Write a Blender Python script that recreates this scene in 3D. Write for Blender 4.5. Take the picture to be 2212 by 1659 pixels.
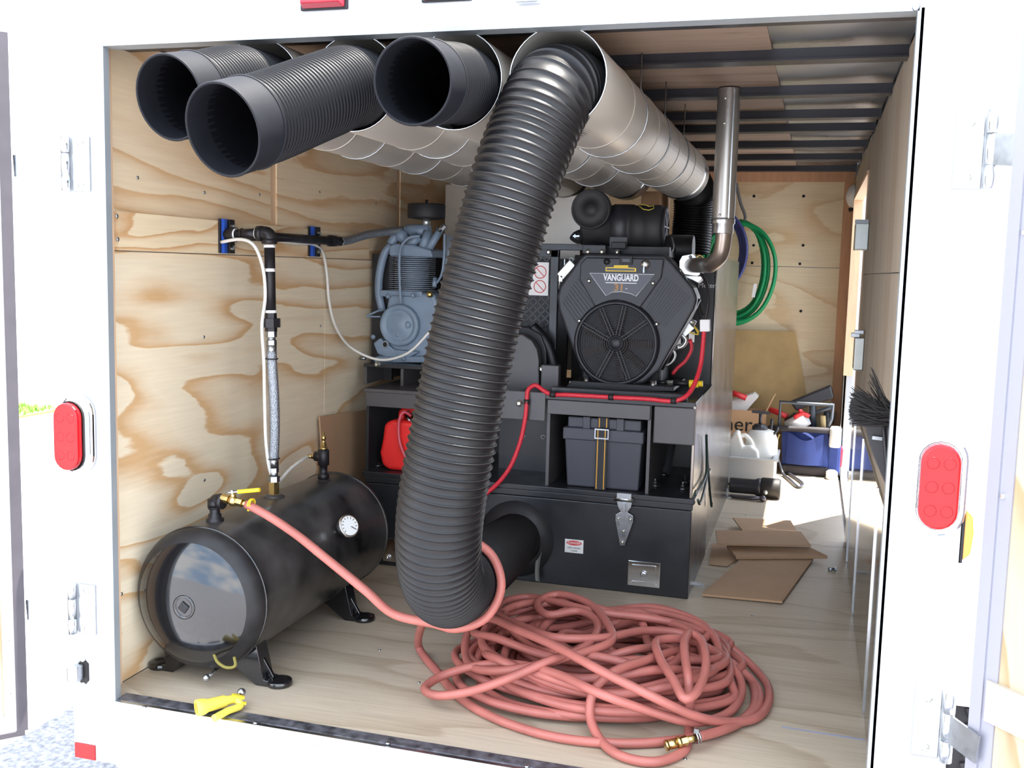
import bpy, bmesh, math, random
from mathutils import Vector, Matrix, Quaternion
random.seed(7)
SC = bpy.context.scene
for o in list(bpy.data.objects): bpy.data.objects.remove(o)
COL = SC.collection
V = Vector
# ------------------------------------------------------------------ camera
FPX = 2204.31
YAW, PIT, ROL = -0.2846, -0.1123, 0.0252
CAM = V((1.778, -2.2742, 1.2053))
_f = V((math.sin(YAW)*math.cos(PIT), math.cos(YAW)*math.cos(PIT), math.sin(PIT)))
_r = V((math.cos(YAW), -math.sin(YAW), 0)); _u = _r.cross(_f)
_c, _s = math.cos(ROL), math.sin(ROL)
_r, _u = _c*_r + _s*_u, -_s*_r + _c*_u
cd = bpy.data.cameras.new('camera'); cam = bpy.data.objects.new('camera', cd); COL.objects.link(cam)
cd.sensor_fit = 'HORIZONTAL'; cd.sensor_width = 36; cd.lens = FPX/2212*36; cd.clip_start = .05; cd.clip_end = 300
M = Matrix((( _r.x, _u.x, -_f.x, CAM.x), (_r.y, _u.y, -_f.y, CAM.y), (_r.z, _u.z, -_f.z, CAM.z), (0, 0, 0, 1)))
cam.matrix_world = M
SC.camera = cam
def P(px, py, X=None, Y=None, Z=None):
    """world point seen at a pixel of the survey frame, on a plane of known depth"""
    d = _f*FPX + _r*(px-1106) - _u*(py-829.5)
    t = (X-CAM.x)/d.x if X is not None else (Y-CAM.y)/d.y if Y is not None else (Z-CAM.z)/d.z
    return CAM + d*t
# ------------------------------------------------------------------ world, sun, exposure
SKY, SUN = 2.05, 12.5
w = bpy.data.worlds.new('world'); SC.world = w; w.use_nodes = True
nt = w.node_tree; nt.nodes.clear()
def N(nt, t, **k):
    n = nt.nodes.new(t)
    for a, b in k.items():
        if hasattr(n, a): setattr(n, a, b)
    return n
tc = N(nt, 'ShaderNodeTexCoord'); mp = N(nt, 'ShaderNodeMapping'); mp.inputs['Scale'].default_value = (1, 1, 2.2)
no = N(nt, 'ShaderNodeTexNoise'); no.inputs['Scale'].default_value = 2.1; no.inputs['Detail'].default_value = 6
cr = N(nt, 'ShaderNodeValToRGB'); cr.color_ramp.elements[0].position = .38; cr.color_ramp.elements[1].position = .6
cr.color_ramp.elements[0].color = (.5, .7, 1.0, 1); cr.color_ramp.elements[1].color = (1.2, 1.2, 1.2, 1)
bg = N(nt, 'ShaderNodeBackground'); bg.inputs['Strength'].default_value = SKY
ou = N(nt, 'ShaderNodeOutputWorld')
nt.links.new(tc.outputs['Generated'], mp.inputs['Vector']); nt.links.new(mp.outputs['Vector'], no.inputs['Vector'])
nt.links.new(no.outputs['Fac'], cr.inputs['Fac']); nt.links.new(cr.outputs['Color'], bg.inputs['Color']); nt.links.new(bg.outputs[0], ou.inputs['Surface'])
sd = bpy.data.lights.new('sun', 'SUN'); sd.energy = SUN; sd.angle = .009; sd.color = (1, .95, .86)
so = bpy.data.objects.new('sun', sd); COL.objects.link(so); so.location = (4, -1, 8)
so.rotation_euler = V((-.268, -.012, -1)).to_track_quat('-Z', 'Y').to_euler()
vs = SC.view_settings; vs.view_transform = 'Standard'; vs.look = 'None'; vs.gamma = 1; vs.use_curve_mapping = False
vs.exposure = 1.15
try:
    SC.cycles.max_bounces = 10; SC.cycles.diffuse_bounces = 6
except Exception: pass
# ------------------------------------------------------------------ mesh builder
class MB:
    def __init__(s): s.v = []; s.f = []; s.sm = []
    def add(s, vs, fs, smooth=False):
        b = len(s.v); s.v += [V(a) for a in vs]
        for f in fs: s.f.append([b+i for i in f]); s.sm.append(smooth)
        return s
    def box(s, x0, x1, y0, y1, z0, z1):
        return s.add([(x0,y0,z0),(x1,y0,z0),(x1,y1,z0),(x0,y1,z0),(x0,y0,z1),(x1,y0,z1),(x1,y1,z1),(x0,y1,z1)],
            [(0,3,2,1),(4,5,6,7),(0,1,5,4),(1,2,6,5),(2,3,7,6),(3,0,4,7)])
    def obox(s, c, sz, rot=None):
        R = rot.to_matrix() if isinstance(rot, Quaternion) else (rot or Matrix.Identity(3)); h = V(sz)/2; c = V(c)
        pts = [c + R @ V((a*h.x, b*h.y, d*h.z)) for d in (-1,1) for a, b in ((-1,-1),(1,-1),(1,1),(-1,1))]
        return s.add(pts, [(0,3,2,1),(4,5,6,7),(0,1,5,4),(1,2,6,5),(2,3,7,6),(3,0,4,7)])
    def bar(s, a, b, w, h, up=(0,0,1)):
        a, b = V(a), V(b); d = (b-a).normalized(); u = V(up); x = d.cross(u)
        if x.length < 1e-4: x = d.cross(V((1,0,0)))
        x.normalize(); u = x.cross(d)
        R = Matrix((x, d, u)).transposed()
        return s.obox((a+b)/2, (w, (b-a).length, h), R)
    def frame(s, d):
        d = V(d).normalized(); x = d.cross(V((0,0,1)))
        if x.length < 1e-3: x = V((1,0,0))
        x.normalize(); return x, d.cross(x), d
    def lathe(s, o, ax, prof, n=24, smooth=True, cap=True):
        o = V(o); x, y, d = s.frame(ax); vs = []; fs = []
        for r, h in prof:
            for i in range(n):
                t = 2*math.pi*i/n; vs.append(o + d*h + x*(r*math.cos(t)) + y*(r*math.sin(t)))
        m = len(prof)
        for j in range(m-1):
            for i in range(n):
                k = (i+1) % n; fs.append((j*n+i, j*n+k, (j+1)*n+k, (j+1)*n+i))
        s.add(vs, fs, smooth)
        if cap:
            b = len(s.v)-len(vs)
            if prof[0][0] > 1e-5: s.f.append([b+i for i in range(n)][::-1]); s.sm.append(False)
            if prof[-1][0] > 1e-5: s.f.append([b+(m-1)*n+i for i in range(n)]); s.sm.append(False)
        return s
    def cyl(s, a, b, r, r2=None, n=16, cap=True, smooth=True):
        a, b = V(a), V(b)
        return s.lathe(a, b-a, [(r, 0), (r if r2 is None else r2, (b-a).length)], n, smooth, cap)
    def hexnut(s, a, b, r): return s.cyl(a, b, r, n=6, smooth=False)
    def tube(s, pts, r, n=10, cap=True, rf=None):
        pts = [V(p) for p in pts]; T = []
        for i in range(len(pts)):
            d = pts[min(i+1, len(pts)-1)] - pts[max(i-1, 0)]; T.append(d.normalized())
        x = T[0].cross(V((0,0,1)))
        if x.length < 1e-3: x = V((1,0,0))
        x.normalize(); vs = []; fs = []
        for i, p in enumerate(pts):
            if i:
                q = T[i-1].rotation_difference(T[i]); x = (q @ x); x -= T[i]*x.dot(T[i]); x.normalize()
            y = T[i].cross(x); rr = rf(i) if rf else r
            for k in range(n):
                t = 2*math.pi*k/n; vs.append(p + x*(rr*math.cos(t)) + y*(rr*math.sin(t)))
        for j in range(len(pts)-1):
            for i in range(n):
                k = (i+1) % n; fs.append((j*n+i, j*n+k, (j+1)*n+k, (j+1)*n+i))
        b = len(s.v); s.add(vs, fs, True)
        if cap:
            s.f.append([b+i for i in range(n)][::-1]); s.sm.append(False)
            s.f.append([b+(len(pts)-1)*n+i for i in range(n)]); s.sm.append(False)
        return s
    def torus(s, c, ax, R, r, n=24, m=8, a0=0, a1=2*math.pi):
        c = V(c); x, y, d = s.frame(ax); full = abs(a1-a0-2*math.pi) < 1e-6
        k = n if full else n+1
        pts = [c + x*(R*math.cos(a0+(a1-a0)*i/n)) + y*(R*math.sin(a0+(a1-a0)*i/n)) for i in range(k)]
        vs = []; fs = []
        for i, p in enumerate(pts):
            e = (p-c).normalized()
            for j in range(m):
                t = 2*math.pi*j/m; vs.append(p + e*(r*math.cos(t)) + d*(r*math.sin(t)))
        for i in range(k if full else k-1):
            for j in range(m):
                i2 = (i+1) % k; j2 = (j+1) % m; fs.append((i*m+j, i2*m+j, i2*m+j2, i*m+j2))
        return s.add(vs, fs, True)
    def sphere(s, c, r, n=12, sc=(1,1,1)):
        c = V(c); vs = []; fs = []; m = n//2
        for j in range(m+1):
            a = math.pi*j/m
            for i in range(n):
                t = 2*math.pi*i/n
                vs.append(c + V((r*sc[0]*math.sin(a)*math.cos(t), r*sc[1]*math.sin(a)*math.sin(t), r*sc[2]*math.cos(a))))
        for j in range(m):
            for i in range(n):
                k = (i+1) % n; fs.append((j*n+i, (j+1)*n+i, (j+1)*n+k, j*n+k))
        return s.add(vs, fs, True)
    def prism(s, poly, vec, smooth=False):
        poly = [V(p) for p in poly]; vec = V(vec); n = len(poly)
        nn = V((0,0,0))
        for i in range(n): nn += poly[i].cross(poly[(i+1) % n])
        if nn.dot(vec) > 0: poly = poly[::-1]
        s.add(poly + [p+vec for p in poly], [list(range(n)), [n+i for i in range(n)][::-1]])
        b = len(s.v)-2*n
        for i in range(n):
            k = (i+1) % n; s.f.append([b+k, b+i, b+n+i, b+n+k]); s.sm.append(smooth)
        return s
    def grid(s, fn, nu, nv, th=None, smooth=True):
        vs = [V(fn(i/nu, j/nv)) for j in range(nv+1) for i in range(nu+1)]
        fs = [(j*(nu+1)+i, j*(nu+1)+i+1, (j+1)*(nu+1)+i+1, (j+1)*(nu+1)+i) for j in range(nv) for i in range(nu)]
        return s.add(vs, fs, smooth)
def spline(pts, step=.02, closed=False):
    pts = [V(p) for p in pts]; out = []
    n = len(pts)
    for i in range(n if closed else n-1):
        if closed: p0, p1, p2, p3 = pts[i-1], pts[i], pts[(i+1) % n], pts[(i+2) % n]
        else: p0, p1, p2, p3 = pts[max(i-1,0)], pts[i], pts[i+1], pts[min(i+2,n-1)]
        k = max(2, int((p2-p1).length/step))
        d1 = max((p1-p0).length, 1e-6)**.5; d2 = max((p2-p1).length, 1e-6)**.5; d3 = max((p3-p2).length, 1e-6)**.5
        m1 = (p2-p0)/2; m2 = (p3-p1)/2
        if i > 0 or closed: m1 = ((p1-p0)/d1 - (p2-p0)/(d1+d2) + (p2-p1)/d2)*d2
        if i < n-2 or closed: m2 = ((p2-p1)/d2 - (p3-p1)/(d2+d3) + (p3-p2)/d3)*d2
        for j in range(k):
            t = j/k; t2 = t*t; t3 = t2*t
            out.append(p1*(2*t3-3*t2+1) + m1*(t3-2*t2+t) + p2*(-2*t3+3*t2) + m2*(t3-t2))
    if not closed: out.append(pts[-1])
    return out
def resample(pts, step):
    L = [0]
    for i in range(1, len(pts)): L.append(L[-1] + (pts[i]-pts[i-1]).length)
    n = max(2, int(L[-1]/step)); out = []; j = 0
    for i in range(n+1):
        t = L[-1]*i/n
        while j < len(L)-2 and L[j+1] < t: j += 1
        a = (t-L[j])/max(L[j+1]-L[j], 1e-9); out.append(pts[j].lerp(pts[j+1], min(max(a,0),1)))
    return out
# ------------------------------------------------------------------ objects
ROOT = {}
def rootof(o):
    while o.parent: o = o.parent
    return o
def build(name, mb, mat, parent=None, bevel=0, seg=2, shift=None):
    me = bpy.data.meshes.new(name)
    if shift is None: shift = ROOT[rootof(parent).name] if parent else V((0,0,0))
    me.from_pydata([v-shift for v in mb.v], [], mb.f); me.update()
    for p, sm in zip(me.polygons, mb.sm): p.use_smooth = sm
    if bevel:
        bm = bmesh.new(); bm.from_mesh(me)
        bmesh.ops.remove_doubles(bm, verts=bm.verts, dist=1e-5)
        es = [e for e in bm.edges if len(e.link_faces) == 2 and e.calc_face_angle(0) > .5]
        bmesh.ops.bevel(bm, geom=es, offset=bevel, segments=seg, affect='EDGES', clamp_overlap=True, profile=.5)
        bm.to_mesh(me); bm.free()
    me.materials.append(mat)
    o = bpy.data.objects.new(name, me); COL.objects.link(o)
    if parent: o.parent = parent
    return o
def meta(o, label=None, cat=None, group=None, kind=None):
    if label: o['label'] = label
    if cat: o['category'] = cat
    if group: o['group'] = group
    if kind: o['kind'] = kind
    return o
def thing(name, label, cat, loc, group=None):
    o = bpy.data.objects.new(name, None); o.empty_display_size = .05; COL.objects.link(o); o.location = loc
    ROOT[o.name] = V(loc); return meta(o, label, cat, group)
def solo(name, label, cat, mb, mat, group=None, bevel=0, seg=2):
    lo = [min(v[i] for v in mb.v) for i in range(3)]; hi = [max(v[i] for v in mb.v) for i in range(3)]
    loc = V(((lo[0]+hi[0])/2, (lo[1]+hi[1])/2, lo[2]))
    o = build(name, mb, mat, None, bevel, seg, loc); o.location = loc; ROOT[o.name] = loc
    return meta(o, label, cat, group)
def struct(name, mb, mat, bevel=0):
    o = build(name, mb, mat, None, bevel, 2, V((0,0,0))); ROOT[o.name] = V((0,0,0)); return meta(o, kind='structure')
def part(parent, name, mb, mat, bevel=0, label=None, seg=2, kind=None):
    return meta(build(name, mb, mat, parent, bevel, seg), label, kind=kind)
# ------------------------------------------------------------------ materials
def srgb(r, g, b):
    f = lambda c: (c/255/12.92 if c/255 <= .04045 else ((c/255+.055)/1.055)**2.4)
    return (f(r), f(g), f(b), 1)
MATS = {}
def mat(name, col, rough=.5, metal=0, spec=.5, var=0, vscale=20, bump=0, bscale=60, coat=0, emit=0, alpha=1, trans=0, stretch=(1,1,1)):
    m = bpy.data.materials.new(name); m.use_nodes = True; t = m.node_tree; b = t.nodes['Principled BSDF']
    b.inputs['Base Color'].default_value = col; b.inputs['Roughness'].default_value = rough; b.inputs['Metallic'].default_value = metal
    b.inputs['Specular IOR Level'].default_value = spec; b.inputs['Coat Weight'].default_value = coat; b.inputs['Coat Roughness'].default_value = .08
    if trans: b.inputs['Transmission Weight'].default_value = trans
    if emit: b.inputs['Emission Color'].default_value = col; b.inputs['Emission Strength'].default_value = emit
    if var or bump:
        tc = N(t, 'ShaderNodeTexCoord'); mp = N(t, 'ShaderNodeMapping'); mp.inputs['Scale'].default_value = stretch
        t.links.new(tc.outputs['Object'], mp.inputs['Vector'])
    if var:
        n = N(t, 'ShaderNodeTexNoise'); n.inputs['Scale'].default_value = vscale; n.inputs['Detail'].default_value = 5
        r = N(t, 'ShaderNodeValToRGB'); r.color_ramp.elements[0].position = .3; r.color_ramp.elements[1].position = .7
        r.color_ramp.elements[0].color = tuple(c*(1-var) for c in col[:3])+(1,); r.color_ramp.elements[1].color = tuple(min(1, c*(1+var)) for c in col[:3])+(1,)
        t.links.new(mp.outputs[0], n.inputs['Vector']); t.links.new(n.outputs['Fac'], r.inputs['Fac']); t.links.new(r.outputs[0], b.inputs['Base Color'])
        if metal or rough < .35:
            mr = N(t, 'ShaderNodeMapRange'); mr.inputs['To Min'].default_value = max(.02, rough*.7); mr.inputs['To Max'].default_value = min(1, rough*1.4)
            t.links.new(n.outputs['Fac'], mr.inputs['Value']); t.links.new(mr.outputs[0], b.inputs['Roughness'])
    if bump:
        n2 = N(t, 'ShaderNodeTexNoise'); n2.inputs['Scale'].default_value = bscale; n2.inputs['Detail'].default_value = 4
        bp = N(t, 'ShaderNodeBump'); bp.inputs['Strength'].default_value = bump; bp.inputs['Distance'].default_value = .01
        t.links.new(mp.outputs[0], n2.inputs['Vector']); t.links.new(n2.outputs['Fac'], bp.inputs['Height']); t.links.new(bp.outputs[0], b.inputs['Normal'])
    MATS[name] = m; return m
def plywood(name, light, dark, axis='Y', scale=1.0, bands=7, contrast=1.0, seed=0, rough=.62, fine=.06, squash=.42):
    """rotary-cut veneer: contour bands of a stretched noise field plus fine fibre grain"""
    m = bpy.data.materials.new(name); m.use_nodes = True; t = m.node_tree; b = t.nodes['Principled BSDF']; b.inputs['Roughness'].default_value = rough
    tc = N(t, 'ShaderNodeTexCoord'); mp = N(t, 'ShaderNodeMapping'); L = t.links.new
    s = {'Y': (1, squash*.72, 1.55), 'X': (squash, 1, 1.25), 'Z': (1.25, 1.25, squash), 'F': (squash*.6, 1.4, 1)}[axis]
    mp.inputs['Scale'].default_value = tuple(c*scale for c in s); mp.inputs['Location'].default_value = (seed*3.1, seed*1.7, seed*2.3)
    L(tc.outputs['Object'], mp.inputs['Vector'])
    n = N(t, 'ShaderNodeTexNoise'); n.inputs['Scale'].default_value = 1.45; n.inputs['Detail'].default_value = 2.6; n.inputs['Roughness'].default_value = .42; n.inputs['Distortion'].default_value = .35
    n2 = N(t, 'ShaderNodeTexNoise'); n2.inputs['Scale'].default_value = 34; n2.inputs['Detail'].default_value = 3
    L(mp.outputs[0], n.inputs['Vector']); L(mp.outputs[0], n2.inputs['Vector'])
    ma = N(t, 'ShaderNodeMath', operation='MULTIPLY'); ma.inputs[1].default_value = bands
    L(n.outputs['Fac'], ma.inputs[0])
    ad = N(t, 'ShaderNodeMath', operation='MULTIPLY_ADD'); ad.inputs[1].default_value = .16
    L(n2.outputs['Fac'], ad.inputs[0]); L(ma.outputs[0], ad.inputs[2])
    fr = N(t, 'ShaderNodeMath', operation='FRACT'); L(ad.outputs[0], fr.inputs[0])
    r = N(t, 'ShaderNodeValToRGB'); e = r.color_ramp.elements
    mid = tuple(light[i]*(1-.42*contrast) + dark[i]*.42*contrast for i in range(3))+(1,)
    dk = tuple(light[i]*(1-contrast) + dark[i]*contrast for i in range(3))+(1,)
    e[0].position = 0; e[0].color = light; e[1].position = .5; e[1].color = tuple(light[i]*.93+mid[i]*.07 for i in range(3))+(1,)
    for p, c in ((.74, mid), (.9, dk), (.955, dk), (1.0, light)):
        k = e.new(p); k.color = c
    L(fr.outputs[0], r.inputs['Fac'])
    mp2 = N(t, 'ShaderNodeMapping'); s2 = {'Y': (60, 3, 60), 'X': (3, 60, 60), 'Z': (60, 60, 3), 'F': (3, 60, 60)}[axis]; mp2.inputs['Scale'].default_value = s2
    L(tc.outputs['Object'], mp2.inputs['Vector'])
    n3 = N(t, 'ShaderNodeTexNoise'); n3.inputs['Scale'].default_value = 1.6; n3.inputs['Detail'].default_value = 5; L(mp2.outputs[0], n3.inputs['Vector'])
    mr = N(t, 'ShaderNodeMapRange'); mr.inputs['From Min'].default_value = .3; mr.inputs['From Max'].default_value = .7
    mr.inputs['To Min'].default_value = 1-fine; mr.inputs['To Max'].default_value = 1+fine*.5; L(n3.outputs['Fac'], mr.inputs['Value'])
    mx = N(t, 'ShaderNodeVectorMath', operation='SCALE'); L(r.outputs[0], mx.inputs[0]); L(mr.outputs[0], mx.inputs['Scale'])
    L(mx.outputs[0], b.inputs['Base Color'])
    bp = N(t, 'ShaderNodeBump'); bp.inputs['Strength'].default_value = .12; bp.inputs['Distance'].default_value = .004
    L(n3.outputs['Fac'], bp.inputs['Height']); L(bp.outputs[0], b.inputs['Normal'])
    return m
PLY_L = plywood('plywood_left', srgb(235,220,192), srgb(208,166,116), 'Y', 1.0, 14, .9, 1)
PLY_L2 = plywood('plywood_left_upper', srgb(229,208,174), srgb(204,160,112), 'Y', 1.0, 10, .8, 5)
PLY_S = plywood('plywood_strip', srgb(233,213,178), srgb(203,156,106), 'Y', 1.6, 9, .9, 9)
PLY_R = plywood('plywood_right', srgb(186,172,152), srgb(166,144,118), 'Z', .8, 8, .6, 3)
PLY_B = plywood('plywood_back', srgb(226,206,172), srgb(204,168,122), 'X', 1.2, 9, .7, 4)
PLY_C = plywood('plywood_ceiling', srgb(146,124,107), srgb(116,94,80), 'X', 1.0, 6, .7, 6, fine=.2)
PLY_F = plywood('plywood_floor', srgb(184,170,150), srgb(150,133,110), 'F', 1.0, 9, .55, 8, rough=.42, fine=.14, squash=.5)
PLY_D = plywood('plywood_door', srgb(176,164,140), srgb(156,128,90), 'Z', .9, 10, .8, 11)
STUD = mat('stud_wood', srgb(222,188,152), .65, var=.08, vscale=14, stretch=(4,4,.5))
STUD2 = mat('stud_wood_back', srgb(196,148,112), .65, var=.1, vscale=14, stretch=(4,4,.5))
BOARD = mat('old_board', srgb(170,142,96), .75, var=.14, vscale=7, bump=.1)
WHITE = mat('white_paint', srgb(186,188,191), .3, var=.02, vscale=3)
ALU = mat('bare_aluminium', srgb(190,194,198), .32, 1, var=.06, vscale=8)
ALUB = mat('bright_trim', srgb(205,208,212), .22, 1, var=.04, vscale=10)
JAMB = mat('jamb_metal', srgb(150,156,160), .4, .3, var=.08, vscale=6)
DARKSEAL = mat('dark_seal', srgb(64,60,66), .6, var=.1)
GRIME = mat('grimy_sill', srgb(96,96,102), .42, .5, var=.7, vscale=34)
ZINC = mat('zinc', srgb(172,176,180), .28, 1, var=.06, vscale=40)
CHROME = mat('chrome', srgb(225,226,228), .1, 1)
GALV = mat('galvanised_duct', srgb(196,190,180), .36, .62, var=.07, vscale=5, stretch=(1,.2,1))
KNUCK = mat('tank_dull_black', srgb(34,33,34), .42, 0, .25, var=.4, vscale=14)
GALVI = mat('galvanised_inner', srgb(160,158,150), .45, .4, var=.08, vscale=5)
STEEL = mat('mirror_sheet', srgb(140,139,138), .1, 1, var=.03, vscale=3)
ROOFM = mat('roof_metal', srgb(172,176,182), .28, .9, var=.05, vscale=3, bump=.05, bscale=3)
BOW = mat('roof_bow_paint', srgb(38,38,44), .35, .2, var=.1)
HOSE = mat('hose_black', srgb(18,17,19), .42, 0, .36, var=.12, vscale=30)
HOSE2 = mat('hose_black_dull', srgb(16,16,20), .5, 0, .2, var=.12, vscale=30)
CUFF = mat('hose_cuff', srgb(25,26,31), .6, 0, .18, var=.18, vscale=12, bump=.03)
GLOSSB = mat('tank_gloss_black', srgb(20,20,22), .1, 0, .6, var=.15, vscale=30, coat=.45)
TANKB = mat('tank_dusty_black', srgb(54,52,51), .3, 0, .5, var=.85, vscale=7, bump=.02, coat=.15)
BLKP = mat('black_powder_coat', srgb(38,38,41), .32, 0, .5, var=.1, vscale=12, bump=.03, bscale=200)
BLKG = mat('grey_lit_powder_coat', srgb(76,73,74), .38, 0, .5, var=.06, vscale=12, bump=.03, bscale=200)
BLKS = mat('black_sheet_reflection', srgb(128,121,114), .2, .9, .6, var=.05, vscale=6)  # black sheet; base colour lightened to carry the plywood wall's reflection
PIPEB = mat('black_iron', srgb(34,32,35), .38, .3, var=.15, vscale=30, bump=.04)
PTFE = mat('white_tape', srgb(236,238,238), .45)
BRASS = mat('brass', srgb(206,180,120), .25, 1, var=.06, vscale=30)
BRAID = mat('steel_braid', srgb(170,176,184), .35, .85, var=.35, vscale=260, bump=.5, bscale=260)
TUBEW = mat('translucent_tube', srgb(214,212,206), .3, 0, .5)
BLUEP = mat('blue_plastic', srgb(28,74,168), .45)
COMP = mat('compressor_grey_blue', srgb(122,140,160), .38, 0, .5, var=.1, vscale=14, bump=.03)
COMPD = mat('compressor_fins', srgb(146,156,168), .45, .2, var=.1)
FILT = mat('matte_black', srgb(30,30,33), .6, var=.1)
ENG = mat('engine_shroud_plastic', srgb(36,36,42), .42, 0, .5, var=.06, bump=.02, bscale=300)
ENGD = mat('engine_dark', srgb(24,24,27), .45, .2, var=.1)
ENGS = mat('engine_silver', srgb(206,208,206), .32, .9, var=.08)
BOLT = mat('bolt_bright', srgb(226,226,216), .25, .9)
DECAL = mat('decal_grey', srgb(74,76,84), .35)
INKW = mat('ink_white', srgb(226,228,232), .5)
INKO = mat('ink_orange', srgb(170,122,66), .5)
INKY = mat('ink_yellow', srgb(224,190,48), .5)
INKR = mat('ink_red', srgb(206,72,70), .5)
INKK = mat('ink_black', srgb(34,30,30), .6)
LABELW = mat('label_white', srgb(226,224,222), .45)
REDC = mat('red_loom', srgb(206,44,58), .45, var=.12, vscale=120, bump=.15, bscale=160)
REDCAN = mat('red_can_plastic', srgb(224,40,38), .4, var=.04)
PINKT = mat('pink_fuel_line', srgb(200,80,92), .4)
AIRH = mat('air_hose_rubber', srgb(166,98,89), .46, 0, .4, var=.16, vscale=9)
BATT = mat('battery_box_plastic', srgb(62,63,70), .5, var=.05, bump=.03, bscale=250)
STRAP = mat('battery_strap', srgb(40,40,44), .7)
YEL = mat('yellow_plastic', srgb(226,206,84), .4, var=.05)
YELH = mat('yellow_grip', srgb(242,206,36), .4)
CARD = mat('cardboard', srgb(176,142,110), .8, var=.05, vscale=6)
CARDB = mat('cardboard_box', srgb(196,156,118), .8, var=.05, vscale=6)
BAGB = mat('navy_cordura', srgb(34,52,112), .75, var=.18, vscale=9, bump=.15, bscale=300)
BAGD = mat('bag_black', srgb(46,42,46), .75, var=.12, bump=.1, bscale=200)
JUG = mat('white_jug', srgb(232,230,224), .4)
TUBG = mat('grey_tub', srgb(188,190,192), .45)
TOOLB = mat('tool_black', srgb(46,46,52), .35)
REDT = mat('tool_red', srgb(198,40,44), .4)
WOODT = mat('tool_wood', srgb(222,196,142), .6)
GREENH = mat('green_hose', srgb(14,142,84), .4)
BLUEH = mat('blue_cable', srgb(52,60,120), .45)
GREYC = mat('grey_cable', srgb(120,122,128), .45)
BRIST = mat('bristles', srgb(34,31,31), .6)
RUBB = mat('rubber_flap', srgb(44,43,46), .45, var=.1)
BOXM = mat('steel_box', srgb(172,174,168), .3, .9, var=.05)
LENSR = mat('red_lens', srgb(150,10,18), .25, 0, .4, coat=.1)
LENSP = mat('red_lens_pale', srgb(180,36,54), .25, 0, .4, coat=.2)
LENSA = mat('amber_lens', srgb(244,150,50), .2, 0, .6, coat=.5)
TYRE = mat('tyre', srgb(44,42,46), .75, bump=.1)
ASPH = mat('asphalt', srgb(142,142,148), .9, var=.45, vscale=55, bump=.6, bscale=60)
GRASS = mat('grass', srgb(120,160,70), .9, var=.4, vscale=30)
GAUGE = mat('gauge_face', srgb(228,228,226), .3)
GREENW = mat('green_black_wire', srgb(38,60,54), .5)
# ================================================================== SETTING
W_, H_ = 1.95, 1.748
XL, XR, YB = -.063, 1.98, 4.45
zc = lambda y: 1.80 + .016*y
g = MB().add([(-60,-40,-.45),(60,-40,-.45),(60,80,-.45),(-60,80,-.45)], [(0,1,2,3)])
struct('ground', g, ASPH)
g = MB()
for i in range(40):
    for j in range(26):
        x = -6.1-1.2*i/40+random.uniform(-.1,.1); y = 5.9+1.0*j/26+random.uniform(-.1,.1); h = random.uniform(.04,.1)
        for k in range(3):
            a = random.uniform(0, 6.28); dx, dy = .03*math.cos(a), .03*math.sin(a)
            g.add([(x-dy*.3,y+dx*.3,-.45),(x+dy*.3,y-dx*.3,-.45),(x+dx,y+dy,-.45+h)], [(0,1,2)])
for x0 in (0,): g.box(-7.4,-6.0,5.8,7.0,-.46,-.43)
lw = solo('grass_strip', 'strip of green grass beside the pavement, far left beyond the open door', 'grass', g, GRASS); lw['kind'] = 'stuff'
# floor: chassis slab with plywood sheets
fl = struct('floor', MB().box(-.136,2.104,.024,4.5,-.188,-.02), BLKP)
for x0, x1, y0, y1 in ((-.06,1.978,.03,1.22),(-.06,1.978,1.224,2.44),(-.06,1.978,2.444,4.45)):
    part(fl, 'panel', MB().box(x0,x1,y0,y1,-.02,0), PLY_F)
sc = MB()
for px, py in ((1625,1330),(1795,1233),(1613,1113),(1700,1236),(905,1475),(820,1405),(1480,1640)):
    c = P(px, py, Z=0); part(fl, 'screw', MB().lathe(c, (0,0,1), [(.005,0),(.005,.002),(.002,.0035)], 8), ZINC)
part(fl, 'chalk_line', MB().prism([P(1688,1569,Z=.0006),P(1868,1597,Z=.0006),P(1868,1600,Z=.0006),P(1688,1571,Z=.0006)],(0,0,.0006)), mat('chalk_blue', srgb(146,152,176), .9), label='faint blue chalk line')
# left wall
wl = struct('wall_left', MB().box(-.135,XL-.012,.06,4.5,-.19,1.96), WHITE)
part(wl, 'panel', MB().box(XL-.012,XL,.11,1.368,.001,1.226), PLY_L)
part(wl, 'panel', MB().box(XL-.012,XL,1.372,4.45,.001,1.226), PLY_L)
part(wl, 'panel', MB().box(XL-.012,XL,.11,.955,1.23,1.80), PLY_L2)
part(wl, 'panel', MB().box(XL-.012,XL,1.0,2.08,1.23,1.81), PLY_L2)
part(wl, 'panel', MB().box(XL-.012,XL,2.125,4.45,1.23,1.82), PLY_L2)
part(wl, 'stud', MB().box(XL-.014,XL-.006,.95,1.005,1.22,1.80), STUD, label='pinkish bare stud seen between two plywood sheets')
part(wl, 'stud', MB().box(XL-.014,XL-.006,2.075,2.13,1.22,1.81), STUD)
part(wl, 'stud', MB().box(XL-.03,XL+.006,.055,.108,.0,1.80), STUD, label='pinkish corner stud along the door frame')
part(wl, 'backing_strip', MB().box(XL,XL+.016,.112,1.75,1.229,1.334), PLY_S, label='plywood strip the pipe clamps are screwed to')
for px, py in ((252,467),(254,517)):
    c = P(px, py, X=XL+.016); part(wl, 'screw', MB().lathe(c, (1,0,0), [(.006,0),(.006,.002),(.002,.004)], 8), ZINC)
for px, py in ((441,416),(440,728),(441,1037),(692,704),(297,384),(262,1283),(812,440),(690,415),(560,420)):
    c = P(px, py, X=XL); part(wl, 'screw', MB().lathe(c, (1,0,0), [(.005,0),(.005,.002),(.002,.003)], 8), ZINC)
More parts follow.
